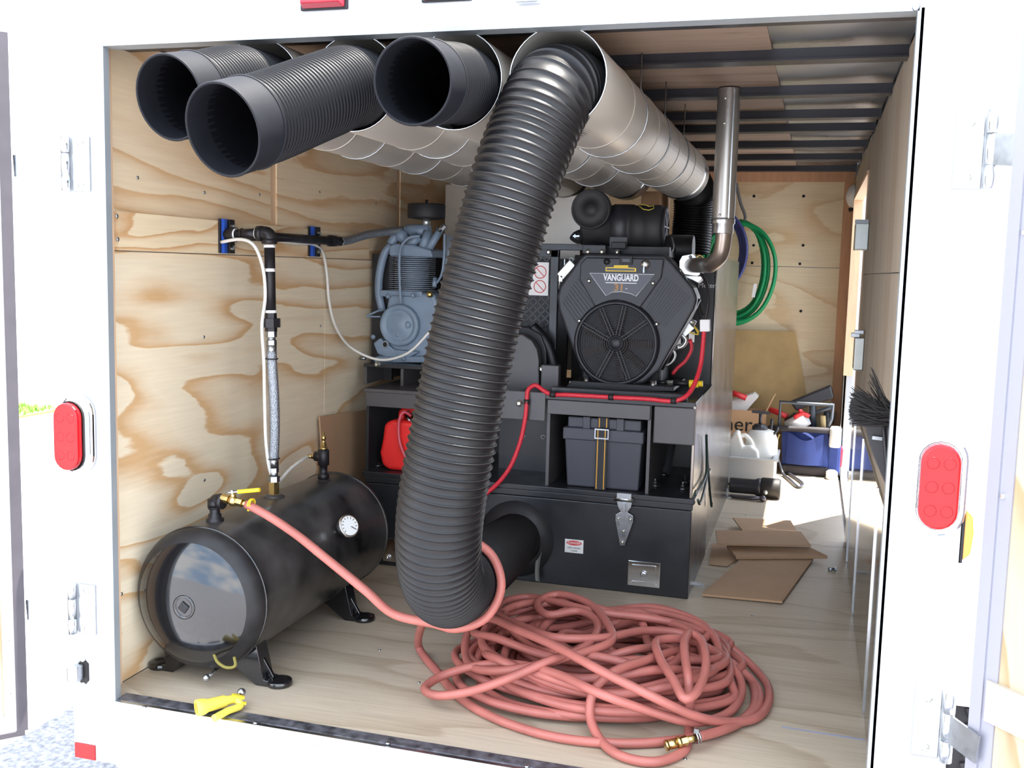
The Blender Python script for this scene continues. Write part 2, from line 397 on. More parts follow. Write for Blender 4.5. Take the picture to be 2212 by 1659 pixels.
# right wall with the side doorway
DY0, DY1, DZ = 2.55, 4.15, 1.68
m = MB().box(XR+.012,2.03,.03,DY0,-.19,1.96).box(XR+.012,2.03,DY1,4.5,-.19,1.96).box(XR+.012,2.03,DY0,DY1,DZ,1.96).box(XR+.012,2.03,DY0,DY1,-.19,-.001)
wr = struct('wall_right', m, WHITE)
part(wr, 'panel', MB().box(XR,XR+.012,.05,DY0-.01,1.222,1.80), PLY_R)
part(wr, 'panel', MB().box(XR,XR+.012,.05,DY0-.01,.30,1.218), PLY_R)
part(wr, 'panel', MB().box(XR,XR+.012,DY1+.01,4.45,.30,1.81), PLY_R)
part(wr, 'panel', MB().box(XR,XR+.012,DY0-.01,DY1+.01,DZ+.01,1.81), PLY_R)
for y0, y1 in ((.05,.62),(.625,1.5),(1.505,DY0-.01),(DY1+.01,4.44)):
    part(wr, 'metal_panel', MB().box(XR-.006,XR+.012,y0,y1,.002,.64), STEEL, label='shiny sheet metal kick panel', bevel=.002)
for y in (.622,1.502,2.2): part(wr, 'seam_strip', MB().box(XR-.010,XR-.004,y-.006,y+.006,.002,.64), ALUB)
d3 = struct('door_3', MB().box(XR-.008,XR+.045,DY1-.02,DY1-.002,.62,DZ-.002).box(XR-.004,XR+.045,DY0+.002,DY0+.02,0,DZ-.002).box(XR-.008,XR+.045,DY0+.02,DY1-.02,DZ-.022,DZ-.002), STUD)
part(d3, 'door_leaf', MB().bar((2.06,DY0+.03,.84),(2.06+.45,DY0+.03+.66,.84),.035,1.66), WHITE, label='white outer door leaf standing ajar')
# back wall
wb = struct('wall_back', MB().box(-.137,2.11,YB+.012,YB+.07,-.19,1.9), WHITE)
part(wb, 'panel', MB().box(XL,1.93,YB,YB+.012,.001,1.26), PLY_B); part(wb, 'panel', MB().box(XL,1.93,YB,YB+.012,1.264,1.8), PLY_B)
part(wb, 'trim_strip', MB().box(XL,XR,YB-.008,YB+.012,1.79,1.87), STUD2); part(wb, 'trim_strip', MB().box(1.92,XR,YB-.006,YB+.012,0,1.8), STUD2)
for px, py in ((1629,424),(1736,424),(1735,530),(1628,530),(1728,570),(1625,568),(1730,672)):
    c = P(px, py, Y=YB); part(wb, 'screw', MB().lathe(c, (0,-1,0), [(.009,0),(.009,.003),(.002,.005)], 8), ENGD)
for px, py, yy in ((1552,500,4.17),):
    c = P(px, py, Y=yy); part(wb, 'hook', MB().cyl((c.x,YB,c.z),(c.x,yy-.03,c.z),.012,n=10).sphere((c.x,yy-.03,c.z),.018,8), ZINC)
# ceiling: roof sheet, plywood sheets, bows
rf = struct('ceiling', MB().prism([(-.134,.03,1.837),(2.105,.03,1.837),(2.105,4.52,1.905),(-.134,4.52,1.905)], (0,0,.03)), WHITE)
BY = [.165,.66,1.27,1.84,2.25,2.89,3.52,4.25]
edges = [.03]+BY+[4.45]
for i in range(len(edges)-1):
    y0, y1 = edges[i], edges[i+1]
    sag = .016
    part(rf, 'metal_panel', MB().grid(lambda u, v: (1.60+.385*u, y0+(y1-y0)*v, zc(y0+(y1-y0)*v)+.018-sag*math.sin(math.pi*v)*(.4+.6*math.sin(3.1*u+i))), 10, 10), ROOFM)
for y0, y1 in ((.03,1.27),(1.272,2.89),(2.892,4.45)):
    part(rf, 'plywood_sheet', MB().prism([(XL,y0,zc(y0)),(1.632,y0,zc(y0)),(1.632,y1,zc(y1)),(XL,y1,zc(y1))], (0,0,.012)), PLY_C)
for y in BY:
    z = zc(y)-.032
    part(rf, 'roof_bow', MB().box(XL,XR,y-.02,y+.02,z+.004,z+.034).box(XL,XR,y-.032,y+.032,z,z+.005), BOW)
# rear frame
t1 = struct('trim_1', MB().box(-.137,0,0,.022,-.184,1.949).box(-.136,-.06,.0225,.05,-.184,1.9), WHITE, bevel=.004)
part(t1, 'jamb', MB().box(-.012,.002,.0012,.024,-.004,H_+.002), JAMB)
t2 = struct('trim_2', MB().box(W_,2.106,0,.022,-.184,1.949).box(2.04,2.106,.0225,.10,-.184,1.9), WHITE, bevel=.004)
part(t2, 'jamb', MB().box(W_-.003,W_+.01,.0,.03,-.004,H_+.002), JAMB)
t3 = struct('trim_3', MB().box(0,W_,.001,.022,H_,1.95).box(-.137,2.106,0,.022,1.95,2.3), WHITE)
part(t3, 'jamb', MB().box(0,W_,.0,.05,H_-.004,H_+.006), JAMB)
t4 = struct('trim_4', MB().box(0,W_,0,.022,-.19,-.026), WHITE)
part(t4, 'sill_edge', MB().box(0,W_,-.006,.01,-.028,.002), ALUB, bevel=.002)
part(t4, 'sill_strip', MB().box(0,W_,.01,.05,-.02,.0035), GRIME)
for px, py in ((312,1528),(552,1562),(838,1606),(1138,1656)):
    c = P(px, py, Z=.004); part(t4, 'rivet', MB().lathe(c, (0,0,1), [(.007,0),(.006,.003),(.002,.004)], 10), ZINC)
c = P(1978,17,Y=0); part(t3, 'screw', MB().lathe(c, (0,-1,0), [(.007,0),(.006,.003),(.002,.005)], 10), ZINC)
# hinges: plate on the post, barrel, bent strap to the door edge
def hinge(door, x, z, sx, end, hgt=.15):
    h = part(door, 'hinge', MB().box(min(x,x-sx*.055),max(x,x-sx*.055),-.006,0,z-hgt/2,z+hgt/2), ZINC, bevel=.002)
    bx = x+sx*.014
    part(h, 'barrel', MB().cyl((bx,-.014,z-hgt/2),(bx,-.014,z-hgt*.2),.0125,n=14).cyl((bx,-.014,z-hgt*.195),(bx,-.014,z+hgt*.2),.0118,n=14).cyl((bx,-.014,z+hgt*.205),(bx,-.014,z+hgt/2),.0125,n=14), ALUB)
    part(h, 'strap', MB().bar((bx,-.02,z),(end[0],end[1],z-.008),.005,hgt*.4), ZINC)
    for dz in (-.055,.055):
        part(h, 'bolt', MB().sphere((x-sx*.028,-.006,z+dz),.010,10,(1,.6,1)), BOLT)
def hung_door(name, ex, ey, dx, dy, nx, ny, z0, z1, width, mats):
    e = V((ex,ey,0)); d = V((dx,dy,0)); n = V((nx,ny,0))
    def slab(a, b, za, zb, t0, t1):
        q = [e+d*a+n*t0, e+d*b+n*t0, e+d*b+n*t1, e+d*a+n*t1]
        return MB().prism([p+V((0,0,za)) for p in q], (0,0,zb-za))
    o = struct(name, slab(0,width,z0,z1,-.04,-.012), WHITE)
    part(o, 'panel', slab(.05,width-.05,z0+.05,z1-.05,-.012,-.004), PLY_D)
    for a, b, za, zb in ((0.02,.05,z0,z1),(width-.05,width,z0,z1),(.05,width-.05,z0,z0+.05),(.05,width-.05,z1-.05,z1)):
        part(o, 'frame_rail', slab(a,b,za,zb,-.012,0), mats[0], label='door edge channel')
    part(o, 'seal', slab(-.008,.02,z0,z1,-.03,.004), mats[1]); part(o, 'seal', slab(.0,width,z0-.014,z0,-.012,.004), mats[1])
    return o, slab
d1, s1 = hung_door('door_1', -.248, -.06, -.67, -.742, .742, -.67, -.095, 1.775, .95, (ALU, DARKSEAL))
LAV = mat('door_trim_pale', srgb(146,146,156), .4, .2)
d2, s2 = hung_door('door_2', 2.142, -.06, .66, -.751, -.751, -.66, -.095, 1.775, .95, (LAV, LAV))
part(d2, 'cross_strip', s2(.03,.93,.315,.40,-.004,.006), mat('strip_weathered', srgb(172,163,148), .7, var=.08, vscale=8), label='weathered strip across the door lining')
for z in (1.3,.78,.17): part(d2, 'screw', MB().sphere(V((2.142,-.06,z))+V((.66,-.751,0))*.03+V((-.751,-.66,0))*.002,.006,8), BOLT)
for z in (.17,.02): part(d1, 'screw', MB().sphere(V((-.248,-.06,z))+V((-.67,-.742,0))*.035+V((.742,-.67,0))*.002,.006,8), BOLT)
hinge(d1, -.095, P(140,355,Y=0).z, -1, (-.243,-.045), .14); hinge(d1, -.107, P(155,1310,Y=0).z, -1, (-.243,-.045), .14)
hinge(d2, 2.088, P(2105,325,Y=0).z, 1, (2.15,-.07), .155); hinge(d2, 2.088, P(2015,1560,Y=0).z, 1, (2.15,-.09), .155)
# ================================================================== LAMPS ON THE REAR FRAME
def stadium(c, hw, hh, n=10):
    pts = []
    for i in range(n+1): a = math.pi*i/n; pts.append(V((c.x+hw*math.cos(a), c.y, c.z+hh-hw+hw*math.sin(a))))
    for i in range(n+1): a = math.pi+math.pi*i/n; pts.append(V((c.x+hw*math.cos(a), c.y, c.z-hh+hw+hw*math.sin(a))))
    return pts
def tail_light(c, label, out=.018, dx=0):
    t = thing('tail_light', label, 'tail light', c, 'oval red tail lights on the rear posts')
    part(t, 'bezel', MB().prism(stadium(c+V((.004,-.002,0)), .052,.108), (0,-.016,0)), CHROME, bevel=.006)
    l = part(t, 'lens', MB().prism(stadium(c+V((dx,-out,0)), .039,.09), (0,-.02,0)), LENSR, bevel=.006)
    part(l, 'gasket', MB().prism(stadium(c+V((dx,-out+.004,0)), .0425,.0935), (0,-.006,0)), INKK); part(t, 'housing', MB().prism(stadium(c+V((dx,-.016,0)), .0415,.0925), (0,-out+.014,0)), ALUB)
    for k in range(3):
        for s in (-1,1): part(l, 'reflector_dimple', MB().torus(c+V((dx+s*.016,-out-.0198,(k-1)*.05)), (0,-1,0), .012, .0012, 12, 4), LENSR)
# left lamp stands further out on its grommet
tail_light(P(172,936,Y=0), 'red oval tail light with chrome surround on the left white post', .045, .008)
tail_light(P(2026,1046,Y=0), 'red oval tail light with chrome surround on the right white post')
def marker(x0, x1, z0, z1, label, m):
    t = thing('clearance_light', label, 'marker light', V(((x0+x1)/2,0,z0)), 'red clearance lights above the rear doorway')
    part(t, 'base', MB().box(x0-.006,x1+.006,-.008,0,z0-.003,z1), ENGD, bevel=.002)
    part(t, 'lens', MB().prism([(x0,-.008,z0),(x0+.006,-.034,z0+.008),(x1-.006,-.034,z0+.008),(x1,-.008,z0),(x1,-.008,z1),(x0,-.008,z1)][:4], (0,0,z1-z0)), m, bevel=.003)
a, b = P(657,22,Y=0), P(748,18,Y=0); marker(a.x, b.x, a.z, a.z+.035, 'pinkish red clearance light above the doorway, left of the two', LENSP)
a, b = P(918,4,Y=0), P(1015,2,Y=0); marker(a.x, b.x, a.z, a.z+.035, 'pinkish red clearance light above the doorway, right of the two', LENSP)
a, b = P(1118,12,Y=0), P(1170,2,Y=0)
t = thing('door_catch', 'small white door catch on the header right of the clearance lights', 'catch', V((a.x,0,a.z)))
part(t, 'body', MB().box(a.x,a.x+.055,-.03,0,a.z,a.z+.05), ALUB, bevel=.004)
part(t, 'hook', MB().bar((a.x+.01,-.03,a.z+.012),(a.x+.045,-.045,a.z+.03),.014,.01), ZINC)
solo('reflector', 'red rectangular reflector sticker at the foot of the left post', 'reflector', MB().box(P(163,1606,Y=0).x,P(207,1606,Y=0).x,-.004,0,P(185,1638,Y=0).z,P(185,1606,Y=0).z), LENSR, bevel=.0015)
c = V((2.112,.05,.675))
t = thing('side_marker_light', 'amber side marker light at the right edge of the right post', 'marker light', c)
part(t, 'base', MB().box(2.10,2.107,-.0,.10,.615,.735), ENGD)
part(t, 'lens', MB().prism([(2.107,.0,.62),(2.122,.0,.635),(2.126,.0,.68),(2.122,.0,.715),(2.107,.0,.73)], (0,.1,0)), LENSA, bevel=.003)
# latch keeper on the left post
c = P(178,1445,Y=0)
t = thing('door_latch_keeper', 'zinc door latch keeper on black plate low on the left post', 'latch', V((c.x,0,c.z-.05)))
part(t, 'plate', MB().prism([(c.x+.005,0,c.z+.032),(c.x+.022,0,c.z+.018),(c.x+.022,0,c.z-.03),(c.x+.007,0,c.z-.046),(c.x-.008,0,c.z-.03),(c.x-.008,0,c.z+.018)], (0,-.006,0)), INKK)
part(t, 'keeper', MB().prism([(c.x-.025,-.006,c.z+.014),(c.x+.012,-.006,c.z+.02),(c.x+.012,-.006,c.z-.026),(c.x-.025,-.006,c.z-.03)], (0,-.03,0)), ZINC, bevel=.006)
for dz in (.03,-.04): part(t, 'bolt', MB().sphere((c.x+.008,-.007,c.z+dz),.007,8), BOLT)
# wheel and fender on the right outside
t = thing('trailer_wheel', 'black trailer tyre just visible below the lower right hinge', 'wheel', V((2.27,1.28,-.45)))
tr = MB().lathe((2.16,1.28,-.115),(1,0,0),[(.2,0),(.29,.004),(.325,.025),(.332,.05),(.332,.17),(.325,.195),(.29,.216),(.2,.22)],40)
ty = part(t, 'tyre', tr, TYRE)
m = MB()
for k in range(44):
    a = 2*math.pi*k/44
    for q in (-1,1): m.obox((2.27+q*.055,1.28+.334*math.cos(a+q*.03),-.115+.334*math.sin(a+q*.03)),(.075,.012,.03),Matrix.Rotation(a,3,'X')@Matrix.Rotation(q*.35,3,'Y'))
part(ty, 'tread_blocks', m, TYRE, kind='stuff')
part(t, 'rim', MB().lathe((2.18,1.28,-.115),(1,0,0),[(.0,.06),(.07,.07),(.1,.03),(.2,.03),(.21,.18),(.2,.2)],28,cap=False), ALU)
solo('wheel_fender', 'white trailer fender over the tyre at the lower right edge', 'fender', MB().prism([(2.032,.82,-.02),(2.032,.9,.26),(2.032,1.66,.26),(2.032,1.74,-.02),(2.032,1.70,-.02),(2.032,1.63,.235),(2.032,.93,.235),(2.032,.86,-.02)], (.39,0,0)), WHITE)
# ================================================================== DUCTS AND HOSES
DX = [.42, .68, .94, 1.188]; DZC = 1.643
DL = ['galvanised storage duct along the left wall, first from the left', 'galvanised storage duct holding the long drooping hose, second from the left',
      'galvanised storage duct holding the short hose, third from the left', 'galvanised storage duct at the right of the row, large hose hanging out']
for i, x in enumerate(DX):
    t = thing('metal_duct', DL[i], 'duct', V((x,.05,DZC-.115)), 'metal ducts under the ceiling')
    L = 2.3
    part(t, 'shell', MB().lathe((x,.05,DZC),(0,1,0),[(.1135,0),(.115,.002),(.115,L),(.1125,L)],48,cap=False), GALV)
    part(t, 'lining', MB().lathe((x,.05,DZC),(0,1,0),[(.1135,0),(.1122,.003),(.1122,L)],48,cap=False), GALVI, label='dull inside of the duct')
    part(t, 'mouth_rim', MB().torus((x,.05,DZC),(0,1,0),.114,.0022,48,6), ALUB)
    for y in (.42,.86,1.34,1.82,2.26): part(t, 'seam_band', MB().lathe((x,y,DZC),(0,1,0),[(.1152,0),(.1168,.001),(.1168,.006),(.1152,.007)],48,cap=False), GALV)
    part(t, 'lock_seam', MB().bar((x-.1,.06,DZC-.06),(x-.1,2.3,DZC-.06),.006,.003,up=(-.8,0,-.5)), GALV)
    part(t, 'end_collar', MB().lathe((x,2.2,DZC),(0,1,0),[(.1155,0),(.1172,.004),(.1172,.15),(.105,.16)],48,cap=False), ALUB, label='bright end collar')
    for y in (.62,1.1,1.6):
        zt = zc(y)
        a = [V((x+.1175*math.sin(k), y, DZC-.1175*math.cos(k))) for k in [(-2.2+4.4*j/22) for j in range(23)]]
        part(t, 'hanger_wire', MB().tube([V((a[0].x,y,zt))]+a+[V((a[-1].x,y,zt))], .0022, 6), ZINC)
def corr(mb, pts, R, pitch, amp, n=36, inner=None, sharp=.13):
    base = resample(pts, pitch); P2 = []; RR = []
    us = (0,.22,.36,.43,.5,.57,.64,.78)
    for i in range(len(base)-1):
        for u in us:
            P2.append(base[i].lerp(base[i+1], u)); RR.append(R-amp+amp*math.exp(-((u-.5)/sharp)**2))
    P2.append(base[-1]); RR.append(R-amp)
    # smooth the centre line slightly
    mb.tube(P2, R, n, cap=False, rf=lambda i: RR[i])
    if inner: mb.tube(base, inner, n, cap=False)
    return mb
def cuff_hose(label, pts, R, grp):
    pts = resample(spline(pts,.02), .01); k = 9
    t = thing('ribbed_hose', label, 'hose', pts[-1]-V((0,0,R)), grp)
    part(t, 'hose', corr(MB(), pts[:-k+3], R-.001, .0108, .004, 40, R-.006), HOSE2)
    m = MB().tube(pts[-k:], R-.001, 48, cap=False).tube(pts[-k:], R-.006, 48, cap=False)
    d = (pts[-1]-pts[-2]).normalized(); m.torus(pts[-1], d, R-.0035, .0032, 48, 6); m.torus(pts[-k], d, R-.001, .003, 48, 6)
    part(t, 'cuff', m, CUFF, label='smooth end cuff')
    return t
cuff_hose('black ribbed hose end farthest left, close to the plywood wall', [(.42,.9,1.63),(.42,.5,1.63),(.42,.2,1.632),P(520,185,Y=.0),P(440,200,Y=-.15),P(366,211,Y=-.26)], .096, 'ribbed hoses poking out of the ducts')
cuff_hose('longest black ribbed hose end, drooping lowest, second from the left', [(.68,.9,1.63),(.68,.5,1.63),(.68,.2,1.63),P(760,188,Y=.04),P(690,210,Y=-.1),P(575,254,Y=-.27),P(481,281,Y=-.40)], .098, 'ribbed hoses poking out of the ducts')
cuff_hose('short black ribbed hose end, third from the left', [(.94,.9,1.63),(.94,.5,1.63),(.94,.2,1.63),P(990,182,Y=.03),P(945,180,Y=-.09),P(891,176,Y=-.22)], .092, 'ribbed hoses poking out of the ducts')
PORT = P(1112,1166,Y=1.43)
big = [(1.19,.8,1.632),(1.19,.4,1.632),(1.188,.2,1.63),P(1194,200,Y=.06),P(1146,300,Y=.0),P(1110,400,Y=-.035),P(1067,550,Y=-.055),P(1029,700,Y=-.07),P(997,850,Y=-.08),
       P(968,1000,Y=-.085),P(952,1100,Y=-.075),P(947,1185,Y=-.04),P(953,1243,Y=.03),P(970,1270,Y=.15),P(998,1253,Y=.33),P(1050,1215,Y=.7),PORT]
bp = resample(spline(big,.02), .01)
t = thing('ribbed_hose', 'large black ribbed hose hanging from the duct down to the machine', 'hose', V((1.0,0,.3)))
part(t, 'hose', corr(MB(), bp, .1035, .0186, .0055, 48, None, .15), HOSE)
part(t, 'clamp_band', MB().lathe(PORT-V((0,.05,0)),(0,1,0),[(.104,0),(.106,.001),(.106,.014),(.104,.015)],40,cap=False), ZINC)
# ================================================================== AIR TANK
TX, TZ, TR = .15, .25, .205; Y0 = .105; Y1 = 1.13
t = thing('air_tank', 'black horizontal air tank on four feet beside the left wall', 'tank', V((TX,.6,0)))
def dome(h=.085, n=14, R=TR):
    pr = []
    for k in range(n+1):
        a = math.pi/2*k/n
        pr.append((R*math.sin(a)**.86 if k else .0001, h*(1-math.cos(a)**1.15)))
    return pr
dm = dome(.085, 28); kk = min(i for i in range(29) if dm[i][0] > .168)
hd = part(t, 'front_head', MB().lathe((TX,Y0,TZ),(0,1,0),dm[:kk+1],72,cap=False), GLOSSB, label='glossy domed end facing the doorway')
part(t, 'head_knuckle', MB().lathe((TX,Y0,TZ),(0,1,0),dm[kk:],72,cap=False), KNUCK, label='dull rolled rim of the domed end')
part(t, 'rear_head', MB().lathe((TX,Y1,TZ),(0,-1,0),dome(),48,cap=False), TANKB)
part(t, 'shell', MB().lathe((TX,Y0+.085,TZ),(0,1,0),[(TR,0),(TR,Y1-Y0-.17)],72,cap=False), TANKB, label='dusty cylindrical shell')
part(t, 'weld_bead', MB().torus((TX,Y0+.092,TZ),(0,1,0),TR,.004,72,6), GLOSSB); part(t, 'weld_bead', MB().torus((TX,Y1-.09,TZ),(0,1,0),TR,.004,60,6), TANKB)
m = MB().lathe((TX,Y0+.01,TZ),(0,-1,0),[(.036,0),(.034,.012),(.028,.014),(.026,.008),(.0001,.008)],28)
pl = part(hd, 'plug', m, GLOSSB); 
part(hd, 'plug_socket', MB().obox((TX,Y0+.004,TZ),(.026,.016,.026),Matrix.Rotation(.6,3,'Y')), ENGD, bevel=.002)
for sx, off in ((1,.215),(-1,.18)):
    for y in (.25,.83):
        px = TX+sx*off
        a = [(TX+sx*.06,y-.028,TZ-.19),(TX+sx*.155,y-.028,TZ-.125),(px-sx*.035,y-.028,.02),(px-sx*.0,y-.028,.014),(px,y-.028,.0),(px-sx*.06,y-.028,0),(TX+sx*.09,y-.028,.045)]
        m = MB().prism(a,(0,.056,0)).lathe((px,y,0),(0,0,1),[(.036,0),(.038,.006),(.036,.016),(.02,.02),(.012,.016),(.0001,.016)],24)
        m.bar((TX+sx*.13,y,.12),(px-sx*.02,y,.018),.012,.014)
        part(t, 'foot', m, GLOSSB, bevel=.002)
# top fittings
def ring(mb, c, r, h): return mb.cyl(V(c), V(c)+V((0,0,h)), r, n=20)
e = P(464,1084,Y=.28)
f = part(t, 'outlet_elbow', MB().lathe((e.x,.28,.44),(0,0,1),[(.026,0),(.026,.02),(.019,.024),(.019,.034),(.015,.036),(.015,.075),(.021,.078),(.021,e.z-.44-.015)],18).tube(spline([(e.x,.28,e.z-.02),(e.x,.28,e.z-.004),(e.x+.006,.28,e.z+.004),(e.x+.022,.28,e.z+.004)],.004),.0195,16).cyl((e.x+.014,.28,e.z+.004),(e.x+.03,.28,e.z+.003),.0225,n=16), PIPEB)
v0, v1 = P(480,1076,Y=.275), P(532,1089,Y=.27)
d = (v1-v0)
v = part(t, 'ball_valve', MB().cyl(v0,v0+d*.3,.0135,n=8,smooth=False).sphere(v0+d*.45,.0155,12).cyl(v0+d*.45,v0+d*.45+V((0,0,.022)),.008,n=10).cyl(v0+d*.6,v0+d*.85,.0125,n=6,smooth=False).cyl(v0+d*.85,v1,.009,n=10), BRASS, label='brass ball valve')
hb = v0+d*.45+V((0,0,.024))
h = part(v, 'lever', MB().bar(hb-V((.012,0,0)),hb+V((.02,0,.006)),.014,.003).cyl(hb-V((0,0,.002)),hb+V((0,0,.008)),.007,n=6,smooth=False), ZINC)
ga, gb = P(516,1062,Y=.275), P(561,1058,Y=.28)
part(v, 'grip', MB().tube(spline([hb+V((.014,0,.004)),ga,gb],.006),.006,10), YELH, label='yellow lever grip')
m = MB()
for k in range(2): m.torus(P(541+k*4,1088,Y=.27), d, .0135, .0022, 16, 5)
m.bar(P(541,1088,Y=.27),P(536,1104,Y=.26),.004,.005)
part(v, 'hose_clamp', m, YELH)
r0 = P(592,1062,Y=.62); RX = r0.x
part(t, 'bung', MB().lathe((RX,.62,.438),(0,0,1),[(.036,0),(.034,.018),(.026,.022),(.024,.026)],24), TANKB)
part(t, 'bung', MB().lathe((.163,.92,.438),(0,0,1),[(.03,0),(.028,.016),(.02,.02)],24), TANKB)
z0 = .455; q = .163
tee = part(t, 'tee_fitting', MB().lathe((q,.92,z0),(0,0,1),[(.02,0),(.02,.02),(.014,.022),(.014,.05),(.02,.052),(.02,.105),(.015,.107)],18).cyl((q,.92,z0+.08),(q-.032,.92,z0+.08),.017,n=16), PIPEB)
part(tee, 'nipple', MB().cyl((q-.03,.92,z0+.08),(q-.045,.92,z0+.079),.010,n=6,smooth=False).cyl((q-.045,.92,z0+.079),(q-.06,.92,z0+.077),.007,n=10), BRASS)
part(tee, 'relief_valve', MB().lathe((q,.92,z0+.107),(0,0,1),[(.014,0),(.014,.006),(.0095,.007),(.0095,.022),(.006,.023),(.006,.034),(.009,.036),(.008,.046),(.004,.048),(.004,.06)],12), BRASS)
g0 = V((TX,.7,TZ)) + V((.89,0,.455))*TR; gd = V((.80,-.42,.42)).normalized()
gg = part(t, 'pressure_gauge', MB().cyl(g0-gd*.004,g0+gd*.03,.009,n=12).lathe(g0+gd*.028,gd,[(.028,0),(.036,.003),(.037,.03),(.034,.033),(.032,.031),(.0001,.031)],32), CHROME)
part(gg, 'dial', MB().lathe(g0+gd*.028,gd,[(.032,.0315),(.0001,.0318)],32,cap=False), GAUGE)
gx = gd.cross(V((0,0,1))).normalized(); gy = gx.cross(gd)
m = MB()
for k in range(11):
    a = -2.2+4.4*k/10; e_ = gx*math.sin(a)+gy*math.cos(a); c = g0+gd*.0603+e_*.026
    m.obox(c,(.002,.0007,.006),Matrix((gx*math.cos(a)-gy*math.sin(a), gd, e_)).transposed())
m.bar(g0+gd*.061-gx*.005-gy*.004,g0+gd*.061-gx*.018-gy*.014,.002,.001,up=gd)
part(gg, 'dial_marks', m, INKK)
part(gg, 'stem', MB().hexnut(g0-gd*.006,g0+gd*.012,.016), PIPEB)
c = P(682,1168,Y=.55); n_ = (V((c.x-TX,0,c.z-TZ))).normalized()
c = V((TX,.52,TZ))+V((.93,0,.36))*TR
part(t, 'maker_plate', MB().obox(c,(.003,.04,.022),Matrix.Rotation(-.37,3,'Y')), ALU)
dc = P(505,1468,Z=.05)
part(t, 'drain_cock', MB().cyl((TX+.01,.3,TZ-TR),(TX+.01,.3,.03),.008,n=10).tube([(TX+.01,.3,.032),(TX+.03,.24,.034),(TX+.04,.16,.034)],.005,8).sphere((TX+.04,.15,.034),.011,10), ZINC)
c = P(490,1428,Y=.125)
part(hd, 'tag_wire', MB().tube(spline([P(462,1412,Y=.14),P(470,1430,Y=.125),P(490,1442,Y=.12),P(508,1438,Y=.12),P(506,1420,Y=.135)],.004),.0045,8), mat('olive_cord', srgb(112,104,44), .7))
# ================================================================== AIR PIPING
PY = .62
ez = P(581,505,Y=PY).z
t = thing('air_pipe', 'black iron air pipe with braided riser hose from tank to wall clamps', 'pipe', V((RX,PY,.47)))
zz = lambda py: P(588,py,Y=PY).z
xx = lambda z: RX+(P(582,520,Y=PY).x-RX)*(z-.47)/(zz(520)-.47)
at_ = lambda py: V((xx(zz(py)),PY,zz(py)))
part(t, 'brass_nut', MB().hexnut((RX,PY,.462),(RX,PY,zz(1040)),.0185), BRASS)
part(t, 'swivel', MB().hexnut(at_(1040),at_(1028),.019).cyl(at_(1028),at_(1018),.014,n=14).hexnut(at_(1020),at_(1010),.0165).cyl(at_(1010),at_(985),.0165,n=16), ZINC)
hs = spline([at_(992),at_(930)+V((.006,0,0)),at_(860)+V((.006,0,0)),at_(790)+V((.001,0,0)),at_(758)],.012)
part(t, 'braided_hose', MB().tube(hs,.0165,18), BRAID, label='braided steel riser hose')
part(t, 'swivel', MB().cyl(at_(765),at_(745),.0165,n=16).hexnut(at_(745),at_(735),.017).cyl(at_(735),at_(728),.014,n=14).hexnut(at_(728),at_(715),.018), ZINC)
part(t, 'union', MB().hexnut(at_(716),at_(704),.019).cyl(at_(707),at_(688),.031,n=8,smooth=False).hexnut(at_(688),at_(676),.0185), PIPEB)
part(t, 'vertical_pipe', MB().cyl(at_(676),at_(530),.0165,n=18), PIPEB)
for a, b in ((676,670),(535,529)): part(t, 'tape_band', MB().cyl(at_(a),at_(b),.0185,n=18), PTFE)
part(t, 'tape_band', MB().cyl(at_(587),at_(580),.0168,n=18), LABELW)
E0 = at_(505)
el = spline([E0-V((0,0,.03)),E0-V((0,0,.008)),E0+V((-.008,0,.0)),E0+V((-.035,0,.001))],.004)
part(t, 'elbow', MB().tube(el,.022,18).cyl(E0-V((0,0,.032)),E0-V((0,0,.016)),.0245,n=18).cyl(E0+V((-.022,0,0)),E0+V((-.04,0,.0)),.0245,n=18), PIPEB)
WX = -.022; H1 = V((WX,PY,E0.z-.004))
part(t, 'horizontal_pipe', MB().cyl(E0+V((-.03,0,0)),H1+V((.02,0,0)),.0165,n=18), PIPEB)
part(t, 'tape_band', MB().cyl(E0+V((-.039,0,0)),E0+V((-.046,0,0)),.0185,n=18), PTFE); part(t, 'tape_band', MB().cyl(H1+V((.028,0,0)),H1+V((.02,0,0)),.0185,n=18), PTFE)
part(t, 'elbow', MB().tube(spline([H1+V((.022,0,0)),H1+V((.004,0,0)),H1+V((0,.006,0)),H1+V((0,.03,0))],.004),.022,18).cyl(H1+V((0,.015,0)),H1+V((0,.034,0)),.0245,n=18), PIPEB)
H2 = V((WX,1.33,P(700,522,Y=1.33).z+.004))
part(t, 'horizontal_pipe', MB().cyl(H1+V((0,.03,0)),H2,.0165,n=18), PIPEB)
part(t, 'coupling', MB().cyl(H2,H2+V((0,.05,0)),.0215,n=18).hexnut(H2+V((0,.055,0)),H2+V((0,.085,0)),.02), PIPEB)
part(t, 'tape_band', MB().cyl(H2+V((0,.05,0)),H2+V((0,.056,0)),.018,n=18), PTFE); part(t, 'tape_band', MB().cyl(H2+V((0,.085,0)),H2+V((0,.092,0)),.017,n=18), PTFE)
part(t, 'braided_hose', MB().tube(spline([H2+V((0,.09,0)),H2+V((0,.16,.006)),P(790,508,Y=1.6),P(840,500,Y=1.72),P(868,497,Y=1.78)],.015),.0165,16), BRAID, label='grey braided hose to the compressor')
for py in (775,990): part(t, 'cable_tie', MB().torus(at_(py)+V((-.002,0,0)),(0,0,1),.021,.002,18,5), INKK)
c = P(523,512,Y=PY); part(t, 'cable_tie', MB().torus(V((c.x,PY,E0.z-.003)),(1,0,0),.0175,.0022,18,5), INKK)
